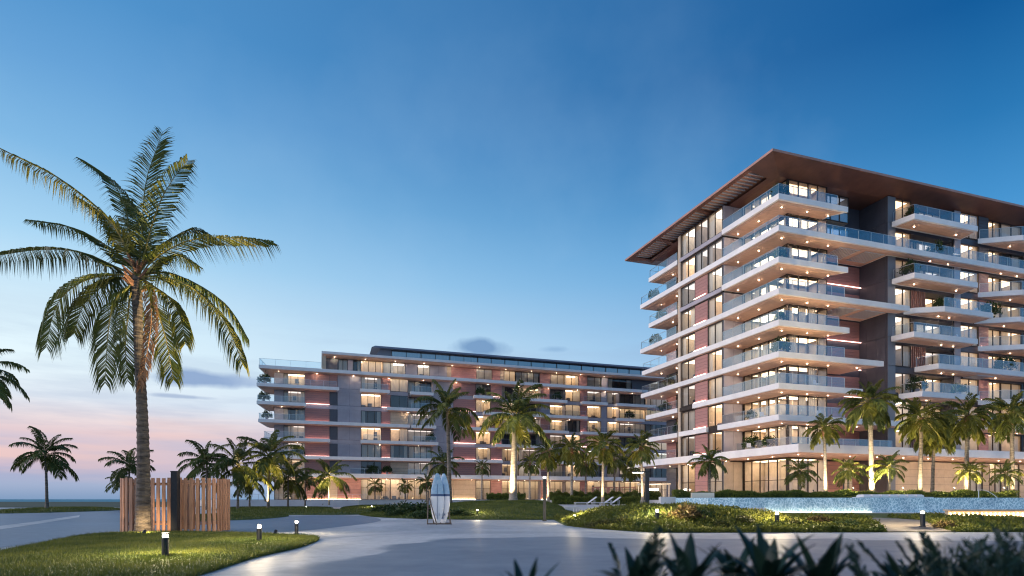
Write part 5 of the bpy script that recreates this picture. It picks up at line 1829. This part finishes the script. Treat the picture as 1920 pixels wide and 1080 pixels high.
palm(903, 98, PZ, 876, 17, 'fan', 'small palm on the plaza left of the thick white trunk', nf=22, trunk='trunkpale')
palm(993, 86, PZ, 868, 24, 'fan', 'short slim palm right of the thick white trunk', nf=22, trunk='trunkpale')
palm(1028, 76.5, 0.8, 850, 33, 'fan', 'slim palm behind the thin black lamp post', lit=500, trunk='trunkpale')
palm(1072, 75, 0.8, 842, 34, 'fan', 'second slim palm of the poolside row, left of the loungers', lit=500, trunk='trunkpale')
palm(1098, 90, PZ, 868, 26, 'fan', 'shorter palm behind the poolside row, above the loungers')
palm(1130, 71, 0.8, 836, 38, 'fan', 'tallest slim palm of the poolside row, right of the loungers', lit=600, trunk='trunkpale')
palm(1152, 82, PZ, 862, 30, 'fan', 'palm behind and right of the tallest poolside palm')
palm(1181, 96, PZ, 880, 22, 'fan', 'low dark palm between the poolside row and the thick lamp post')
palm(1205, 68, 0.8, 838, 34, 'fan', 'slim palm directly beside the thick black lamp post', lit=500, trunk='trunkpale')
palm(1330, 54.5, PZ, 866, 38, 'coco', 'small coconut palm at the left face of the tower', nf=22)
palm(1500, 54, PZ, 884, 34, 'coco', 'small coconut palm before the tower corner lobby', nf=20)
palm(1548, 56, PZ, 803, 36, 'fan', 'slim palm before the tower corner, leftmost tall palm of the tower row', lit=900, trunk='trunkpale')
palm(1590, 55, PZ, 882, 32, 'coco', 'small palm before the terracotta lobby wall', nf=20)
palm(1635, 56, PZ, 757, 54, 'fan', 'tallest fan palm of the tower row with a bright uplit trunk', lit=2600, nf=38, trunk='trunkpale', tw=0.24)
palm(1668, 54, PZ, 876, 34, 'coco', 'small coconut palm before the cream lobby wall', nf=20)
palm(1725, 56, PZ, 787, 48, 'fan', 'tall palm second from the right group, over the cream wall', lit=900, nf=36, tw=0.2)
palm(1748, 59, PZ, 812, 44, 'fan', 'bushy palm partly behind the tall palm over the cream wall', nf=34)
palm(1812, 56, PZ, 782, 46, 'fan', 'tall palm before the dark doorway of the tower', lit=1100, nf=36, tw=0.2)
palm(1818, 54.2, PZ, 884, 30, 'coco', 'small yellow-green palm before the cream columns', nf=20, gold=0.9)
palm(1898, 56, PZ, 777, 48, 'fan', 'tall palm nearest the right edge of the photo', lit=900, nf=36, tw=0.2)
palm(1885, 54.2, PZ, 888, 30, 'coco', 'small dark palm nearest the right edge of the photo', nf=20)

# ------------------------------------------------------------------ hedges and shrubs
def hedge(name, x0, x1, y, z, h, depth, nleaf, lab, cat='hedge', size=(0.07, 0.15)):
    P = np.zeros((nleaf, 3))
    u = RNG.uniform(0, 1, nleaf)
    top = h * (0.82 + 0.10 * np.sin(u * 37 + x0) + 0.08 * np.sin(u * 91))
    P[:, 0] = x0 + (x1 - x0) * u
    P[:, 1] = y + RNG.uniform(0, depth, nleaf) ** 1.0
    P[:, 2] = z + top * RNG.uniform(0, 1, nleaf) ** 0.6
    e_ = inst(name, leaves_mesh(name, P, size[0], size[1], M['hedge'], up=0.6))
    tag(e_, lab, cat)
    b = MB(); b.box(x0 + 0.1, x1 - 0.1, y + depth * 0.3, y + depth * 0.8, z, z + h * 0.66); b.build('branches', M['shrub'], e_)
    return e_
hedge('hedge', at(1262, 53), 44, 52.6, PZ, 0.92, 1.1, 52000, 'long clipped green hedge between the pool and the tower')
hedge('hedge', at(1030, 77.2), at(1240, 77.2), 77.3, 0.9, 1.7, 1.2, 16000, 'dark hedge along the back of the pool deck', size=(0.12, 0.24))
hedge('hedge', at(1035, 74), at(1200, 74), 73.4, 0.8, 1.15, 1.0, 13000, 'low olive hedge behind the white loungers', size=(0.1, 0.2))
hedge('hedge', at(912, 93), at(985, 93), 93, PZ, 1.1, 1.0, 6000, 'short dark hedge on the plaza left of the thick white palm trunk', size=(0.12, 0.24))

SHM = {}
def shrub_mesh(k, dens=900):
    if k not in SHM:
        g = RNG.normal(size=(dens, 3)); g /= np.linalg.norm(g, axis=1, keepdims=True)
        g *= (RNG.uniform(0.35, 1, dens) ** 0.5)[:, None]
        lump = 1 + 0.25 * np.sin(g[:, 0] * 4 + k) * np.cos(g[:, 1] * 5 + k)
        g *= lump[:, None]
        g[:, 2] = np.abs(g[:, 2]) * 0.9
        SHM[k] = leaves_mesh('foliage', g, 0.13, 0.28, M['shrub'], up=0.4)
    return SHM[k]
def shrub(x, y, z, sx, sz, lab, group):
    o = inst('shrub', shrub_mesh(random.randrange(4)), None, (x, y, z), random.uniform(0, 6))
    o.scale = (sx, sx, sz)
    tag(o, lab, 'shrub', group)
spots = [(712, 62, 1.0, 'at the left end of the shrub row beside the mound'), (730, 58, 1.2, 'second from the left in the shrub row'), (748, 55, 1.4, 'in the middle of the shrub row'),
         (766, 53, 1.5, 'left of the rack, largest in the shrub row'), (786, 51, 1.5, 'tucked directly behind the surfboard rack'), (858, 46, 0.9, 'just right of the surfboards'),
         (874, 45.5, 0.7, 'second right of the surfboards'), (742, 48.5, 0.8, 'low in front of the middle of the shrub row'), (790, 45, 0.8, 'low at the foot of the surfboard rack')]
for px, d, s, where in spots:
    shrub(at(px, d), d, 0.1, s, s * 0.72, 'dark green low shrub ' + where, 'low shrubs around the surfboards')

# taller clumps in the planted mound
MSH = {}
def clump_mesh(k, m):
    key = (k, m.name)
    if key not in MSH:
        g = RNG.normal(size=(700, 3)); g /= np.linalg.norm(g, axis=1, keepdims=True)
        g *= (RNG.uniform(0.3, 1, 700) ** 0.5)[:, None] * (1 + 0.3 * np.sin(g[:, 0] * 5 + k))[:, None]
        g[:, 2] = np.abs(g[:, 2])
        MSH[key] = leaves_mesh('foliage', g, 0.16, 0.42, m, up=1.2, slim=0.3)
    return MSH[key]
M['olive'] = leafmat('olive_shrub_leaves', (0.035, 0.050, 0.014), (0.11, 0.10, 0.030), 2.0)
M['rusty'] = leafmat('rusty_shrub_leaves', (0.070, 0.050, 0.022), (0.16, 0.11, 0.040), 2.0)
cl_ = [(1128, 985, 'at the left end of the planted mound'), (1165, 978, 'left of the first mound bollard'), (1285, 970, 'right of the first mound bollard, largest of the mound'), (1318, 968, 'second right of the first mound bollard'),
       (1352, 985, 'low on the front slope between two mound bollards'), (1395, 978, 'left of the second mound bollard'), (1425, 990, 'low in front of the second mound bollard'), (1490, 984, 'right of the second mound bollard'),
       (1535, 978, 'in the middle of the right half of the mound'), (1590, 984, 'left of the sandy footpath'), (1632, 990, 'nearest the sandy footpath on its left side'), (1770, 988, 'right of the footpath bollard'),
       (1205, 988, 'low on the front slope below the first mound bollard'), (1255, 992, 'at the front edge below the first mound bollard')]
for i, (px, py, where) in enumerate(cl_):
    # march along the view ray to the planted surface
    d = 26.6
    while d < 40 and mheight(at(px, d), d) + 0.1 < zat(py, d): d += 0.15
    x = at(px, d); s = (0.55, 0.4, 0.85, 0.6, 0.4, 0.5, 0.35, 0.45, 0.5, 0.45, 0.35, 0.5, 0.4, 0.35)[i]
    o = inst('shrub', clump_mesh(i % 3, (M['shrub'], M['olive'], M['rusty'])[i % 3] if i % 5 else M['olive']), None, (x, d, mheight(x, d)), i * 1.3)
    o.scale = (s * 1.2, s, s * 0.62)
    tag(o, ('dark green', 'olive', 'rusty brown')[i % 3] + ' shrub clump ' + where if i % 5 else 'olive shrub clump ' + where, 'shrub', 'shrub clumps on the planted mound')
# small garden spotlights that wash the ground floors
ORD = ('first', 'second', 'third', 'fourth', 'fifth', 'sixth', 'seventh', 'eighth', 'ninth')
def wash(x, y, z, tx, ty, tz, en, where, size=100):
    o = inst('garden_spotlight', spm, None, (x, y, z))
    tag(o, 'black garden spotlight ' + where, 'spotlight', 'garden spotlights washing the ground floors')
    l = add_light('SPOT', (x, y, z + 0.3), en, (1.0, 0.72, 0.42), None, 0.1, spot_size=math.radians(size), spot_blend=1.0)
    aim(l, (x, y, z + 0.3), (tx, ty, tz)); l.name = 'garden_spotlight_beam'
for k, a in enumerate((-1.5, 4, 9.5, 15, 21, 27, 33, 39, 45)):
    x, y = Tw(a, -6.3); tx, ty = Tw(a + 0.5, 0.5)
    wash(x, y, PZ + 0.75, tx, ty, PZ + 4.0, 620, ORD[k] + ' from the left along the tower front')
for k, b_ in enumerate((4, 11, 18)):
    x, y = Tw(-4.2, b_); tx, ty = Tw(0.3, b_ + 0.5)
    wash(x, y, PZ + 0.05, tx, ty, PZ + 4.2, 420, ORD[k] + " from the corner along the tower's left face")
for k, px in enumerate((540, 600, 660, 730, 800, 880, 960, 1040)):
    a = la(px, -5.5); x, y = Lw(a, -5.0); tx, ty = Lw(a, 1.5)
    wash(x, y, PZ + 0.05, tx, ty, PZ + 3.4, 420, ORD[k] + ' from the left on the plaza before the low block', 120)

# potted plants standing on balconies
POTM = MB(); POTM.frustum(circ(0.20), 0, circ(0.28), 0.5); POTM = POTM.mesh('pot', M['grey'])
def potted(xyz, s, where):
    e_ = empty('potted_plant', xyz)
    tag(e_, 'leafy potted plant ' + where, 'potted plant', 'potted plants on the balconies')
    inst('pot', POTM, e_)
    f = inst('foliage', shrub_mesh(random.randrange(4)), e_, (0, 0, 0.5), random.uniform(0, 6)); f.scale = (0.75 * s, 0.75 * s, 1.0 * s)
def tpt(a, b, n): x, y = Tw(a, b); return (x, y, PZ + TZ(n) + 0.005)
def lpt(a, b, n): x, y = Lw(a, b); return (x, y, PZ + LZ(n) + 0.005)
for a, b, n, s, w in ((1.0, 26.5, 8, 1.2, 'on the far end of the long eighth floor balcony'), (1.2, 25, 7, 1.1, 'on the far left seventh floor balcony of the tower'),
                      (1.0, 26, 6, 1.3, 'on the far left sixth floor balcony of the tower'), (1.3, 23, 4, 1.2, 'on the far left fourth floor balcony of the tower'),
                      (1.3, 24, 3, 1.2, 'on the far left third floor balcony of the tower'), (1.6, 21, 2, 1.2, 'on the far left second floor balcony of the tower'),
                      (1.2, 1.3, 9, 1.3, 'at the top corner of the tower just under the roof'), (1.4, 1.2, 7, 1.0, 'at the tower corner on the seventh floor'),
                      (1.5, 1.4, 5, 0.9, 'at the tower corner on the fifth floor'), (1.4, 1.3, 4, 1.3, 'at the tower corner on the fourth floor'),
                      (1.6, 6.2, 2, 0.9, 'midway along the second floor wraparound balcony'), (2.7, 7.2, 1, 1.5, 'on the first floor terrace near the side wall'),
                      (2.8, 4.6, 1, 1.2, 'on the first floor terrace toward the corner'),
                      (19.6, 0, 9, 1.0, 'on the top floating balcony under the roof edge'), (19.4, 0, 7, 1.4, 'on the floating balcony below the long eighth floor slab'),
                      (24.6, 0.8, 8, 1.3, 'on the eighth floor slab below the top floating balcony'), (24.6, 0.2, 6, 1.1, 'on the sixth floor balcony beside the slats'),
                      (35.6, 0, 4, 1.6, 'on the long fourth floor slab near the right edge'), (33.4, 0.5, 6, 1.6, 'on the sixth floor balcony near the right edge'),
                      (20.5, 0, 3, 1.5, 'at the left end of the third floor floating balcony'), (27.5, 0, 3, 1.1, 'at the right end of the third floor floating balcony')):
    potted(tpt(a, b, n), s, w)
for px, b, n, s, w in ((497, 1.2, 6, 1.6, 'at the left end of the low block\'s top balcony'), (494, 1.2, 5, 1.5, 'at the left end of the low block, second balcony from the top'),
                       (500, 1.2, 4, 1.3, 'at the left end of the low block, third balcony from the top'), (560, 1.3, 2, 1.7, 'on the low block\'s second floor left balcony'),
                       (700, 0.8, 1, 1.5, 'on the low block terrace above the lobby'), (726, 0.8, 1, 1.4, 'on the low block terrace right of the other one'),
                       (808, 1.2, 3, 1.4, 'on the low block behind the tall dark palm'), (900, 0.8, 6, 1.4, 'on the low block right of the tall dark palm'),
                       (1045, 1.2, 6, 1.4, 'on the lit balcony in the middle of the low block'), (1180, 1.2, 5, 1.6, 'on the low block close to the tower, fifth floor'),
                       (1190, 1.2, 3, 1.6, 'on the low block close to the tower, third floor')):
    potted(lpt(la(px, b), b, n), s, w)

# balcony furniture
def chair_meshes():
    s = MB(); s.box(-0.26, 0.26, -0.26, 0.26, 0.40, 0.46)
    b = MB(); b.frustum([(-0.26, 0.22), (0.26, 0.22), (0.26, 0.27), (-0.26, 0.27)], 0.462, [(-0.24, 0.30), (0.24, 0.30), (0.24, 0.34), (-0.24, 0.34)], 0.92)
    l = MB(); l.box(-0.02, 0.02, -0.02, 0.02, 0, 0.398)
    return s.mesh('seat', M['fabric']), b.mesh('backrest', M['fabric']), l.mesh('leg', M['steel'])
CM = chair_meshes()
def chair(xyz, rz, where):
    e_ = empty('balcony_chair', xyz, rz)
    tag(e_, 'pale lounge chair ' + where, 'chair', 'chairs on the tower balconies')
    inst('seat', CM[0], e_); inst('backrest', CM[1], e_)
    for sx in (-0.22, 0.22):
        for sy in (-0.22, 0.22): inst('leg', CM[2], e_, (sx, sy, 0))
for a, b, n, w in ((1.6, 4.2, 2, 'on the second floor balcony of the tower, left face'), (6.4, 1.1, 3, 'on the third floor balcony of the tower, right face'), (6.8, 1.1, 2, 'on the second floor balcony of the tower, right face'),
                   (28.0, 0.2, 9, 'on the top floating balcony, right end'), (27.6, 0.2, 7, 'on the seventh floor floating balcony, right end'),
                   (28.0, 0.6, 8, 'on the eighth floor slab below the top floating balcony'), (30.4, -0.2, 6, 'on the sixth floor balcony beside the red panel'),
                   (28, 0.2, 5, 'on the fifth floor floating balcony'), (1.6, 6.5, 1, 'on the first floor terrace, left face')):
    chair(tpt(a, b, n), ROT + random.uniform(-0.6, 0.6), w)

# small structures between the two buildings
kd = 84.0
kx = at(1203, kd)
k_ = empty('entrance_canopy', (kx, kd, PZ))
tag(k_, 'thin white flat canopy with a glowing lamp between the two buildings', 'canopy')
zc_ = zat(906, kd) - PZ
b = MB(); b.box(0, 4.0, -0.2, 3.2, zc_ - 0.16, zc_); b.build('roof', M['cream2'], k_)
for sx in (0.15, 3.75):
    for sy in (0.0, 2.9):
        b = MB(); b.box(sx, sx + 0.1, sy, sy + 0.1, 0, zc_ - 0.162); b.build('post', M['cream2'], k_)
b = MB(); b.box(1.3, 2.6, 1.3, 1.6, zc_ - 0.95, zc_ - 0.72); b.build('lamp', M['bulb2'], k_)
for sx in (1.45, 2.45):
    b = MB(); b.box(sx - 0.01, sx + 0.01, 1.44, 1.46, zc_ - 0.719, zc_ - 0.161); b.build('cord', M['black'], k_)
M['terra'] = mat('terracotta_frame_paint', (0.42, 0.20, 0.15), 0.55, var=0.1)
for i, (p0, p1) in enumerate(((1090, 1101), (1112, 1122), (1122, 1142), (1142, 1160), (1166, 1192))):
    d_ = 96.0 + 0.6 * i
    x0, x1 = at(p0, d_), at(p1, d_)
    h_ = zat(913, d_) - PZ
    f_ = empty('pergola', (x0, d_, PZ))
    tag(f_, 'slim terracotta painted frame on the plaza, ' + ORD[i] + ' from the left, before the low block', 'pergola frame', 'slim frames before the low block')
    for xx in (0, x1 - x0 - 0.12):
        for yy in (0, 1.6):
            b = MB(); b.box(xx, xx + 0.11, yy, yy + 0.11, 0, h_ - 0.13); b.build('post', M['terra'], f_)
    b = MB(); b.box(0, x1 - x0, 0, 0.11, h_ - 0.128, h_); b.box(0, x1 - x0, 1.6, 1.71, h_ - 0.128, h_); b.build('beam', M['terra'], f_)
rl_ = empty('plaza_railing', (*Lw(-4, -8.4), PZ), ROT)
tag(rl_, 'long thin pale metal railing along the plaza edge below the low block', 'railing')
b = MB(); b.box(0, 24, -0.02, 0.02, 0.96, 1.0); b.build('handrail', M['steel'], rl_)
b = MB(); b.box(0, 24, -0.012, 0.012, 0.5, 0.52); b.build('mid_rail', M['steel'], rl_)
pm_ = MB(); pm_.box(-0.025, 0.025, -0.02, 0.02, 0, 0.958); pm_ = pm_.mesh('post', M['steel'])
for i in range(17): inst('post', pm_, rl_, (0.1 + i * 1.48, 0, 0))
# low pale steps and bench wall left of the surfboards
sw_ = empty('garden_wall', (at(672, 97), 97.0, 0.0), ROT)
tag(sw_, 'low white wall on the back lawn left of the surfboards', 'wall')
b = MB(); b.box(0, 12.5, 0, 0.5, 0, 1.28); b.box(-0.05, 12.55, -0.05, 0.55, 1.282, 1.38); b.build('wall', M['white'], sw_)

# ------------------------------------------------------------------ dark plants close to the camera
def blade_leaf(mb, base, az, L, w, elev, bend, rng):
    k = 9
    p = Vector(base); a = elev
    side = Vector((-math.sin(az), math.cos(az), 0))
    prev = None
    for i in range(k + 1):
        t = i / k
        ww = w * math.sin(math.pi * min(1, 0.18 + 0.82 * t)) ** 0.8 if t < 1 else 0.001
        ww = max(ww, 0.002)
        d = Vector((math.cos(az) * math.cos(a), math.sin(az) * math.cos(a), math.sin(a)))
        nrm = side.cross(d)
        row = (p - side * ww, p - nrm * ww * 0.25, p + side * ww)
        i0 = len(mb.v); mb.v += [tuple(r) for r in row]
        if prev is not None:
            for q in (0, 1):
                mb.f.append((prev + q, prev + q + 1, i0 + q + 1, i0 + q)); mb.m.append(0)
        prev = i0
        p = p + d * (L / k)
        a -= bend / k
def strap_plant(x, y, top, n, spread, lab, wid=0.04, seed=0, z0=0.0):
    rng = random.Random(seed)
    e_ = empty('strap_leaf_plant', (x, y, z0))
    tag(e_, lab, 'plant', 'dark plants close to the camera')
    zb = min(1.04, top - 0.16)
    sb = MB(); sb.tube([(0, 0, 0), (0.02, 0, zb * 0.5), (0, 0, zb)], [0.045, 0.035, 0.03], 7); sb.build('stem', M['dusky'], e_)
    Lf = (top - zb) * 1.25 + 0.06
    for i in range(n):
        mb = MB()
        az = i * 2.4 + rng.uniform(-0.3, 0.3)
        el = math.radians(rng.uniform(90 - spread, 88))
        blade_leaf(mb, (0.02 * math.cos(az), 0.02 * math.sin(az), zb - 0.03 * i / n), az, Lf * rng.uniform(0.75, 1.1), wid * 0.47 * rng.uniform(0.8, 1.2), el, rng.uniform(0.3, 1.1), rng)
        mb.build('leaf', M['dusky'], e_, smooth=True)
    return e_
for i, (px, d, py, n, sp, w, lab) in enumerate((
        (1195, 3.0, 1034, 9, 30, 0.040, 'dark strap-leaved plant at the bottom edge, left of the others'),
        (1290, 2.9, 1022, 8, 20, 0.045, 'dark plant with one upright blade left of the spiky clump'),
        (1440, 3.0, 1000, 17, 42, 0.046, 'large spiky dark clump in the middle of the bottom edge'),
        (1540, 2.9, 1018, 9, 22, 0.045, 'dark upright-bladed plant right of the spiky clump'),
        (1380, 3.2, 1012, 10, 38, 0.034, 'narrow-leaved dark plant behind the spiky clump'),
        (985, 2.9, 1062, 6, 45, 0.036, 'low dark strap-leaved plant at the bottom edge near the centre'),
        (1700, 3.0, 1035, 10, 40, 0.042, 'dark strap-leaved plant at the foot of the feathery bush'))):
    strap_plant(at(px, d), d, zat(py + 8, d), n + 7, sp + 34, lab, w * 1.35, seed=i + 3)
def feather_bush(x, y, top, n, lab, seed, spread=0.9):
    rng = random.Random(seed)
    e_ = empty('feathery_bush', (x, y, 0)); tag(e_, lab, 'plant', 'dark plants close to the camera')
    for i in range(n * 2):
        az = rng.uniform(0, 6.28); L = top * rng.uniform(0.72, 1.08)
        pts = [(0, 0, 0)]; a = math.radians(rng.uniform(66, 89)); p = Vector((rng.uniform(-.2, .2) * spread, rng.uniform(-.2, .2), 0)); path = [p.copy()]
        for j in range(8):
            p = p + Vector((math.cos(az) * math.cos(a), math.sin(az) * math.cos(a), math.sin(a))) * L / 8; path.append(p.copy()); a -= rng.uniform(0.0, 0.12)
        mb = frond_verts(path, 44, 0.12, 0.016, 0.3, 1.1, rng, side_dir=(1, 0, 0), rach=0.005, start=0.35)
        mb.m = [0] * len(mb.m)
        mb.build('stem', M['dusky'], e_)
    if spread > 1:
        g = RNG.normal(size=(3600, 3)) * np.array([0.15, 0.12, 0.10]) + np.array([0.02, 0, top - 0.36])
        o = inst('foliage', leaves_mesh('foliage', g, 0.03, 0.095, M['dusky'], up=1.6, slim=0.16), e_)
for i, (px, d, py, n, lab) in enumerate(((1760, 3.1, 1010, 12, 'feathery dark bush at the bottom right, left part'), (1835, 2.8, 1000, 16, 'feathery dark bush filling the bottom right corner'),
                                         (1905, 3.0, 990, 16, 'feathery dark bush cut by the right edge'), (1880, 3.5, 1000, 12, 'feathery dark bush behind the corner bush'),
                                         (1245, 3.2, 975, 6, 'wispy fine-stemmed plant rising above the bottom strap leaves'))):
    feather_bush(at(px, d), d, zat(py, d), n, lab, 40 + i, 1.2 if i in (1, 2, 3) else 0.9)
o = sheet('planting_bed', [(0.0, 2.0), (5.2, 2.0), (5.2, 5.0), (0.0, 4.6)], 0.012, M['grass_base'])
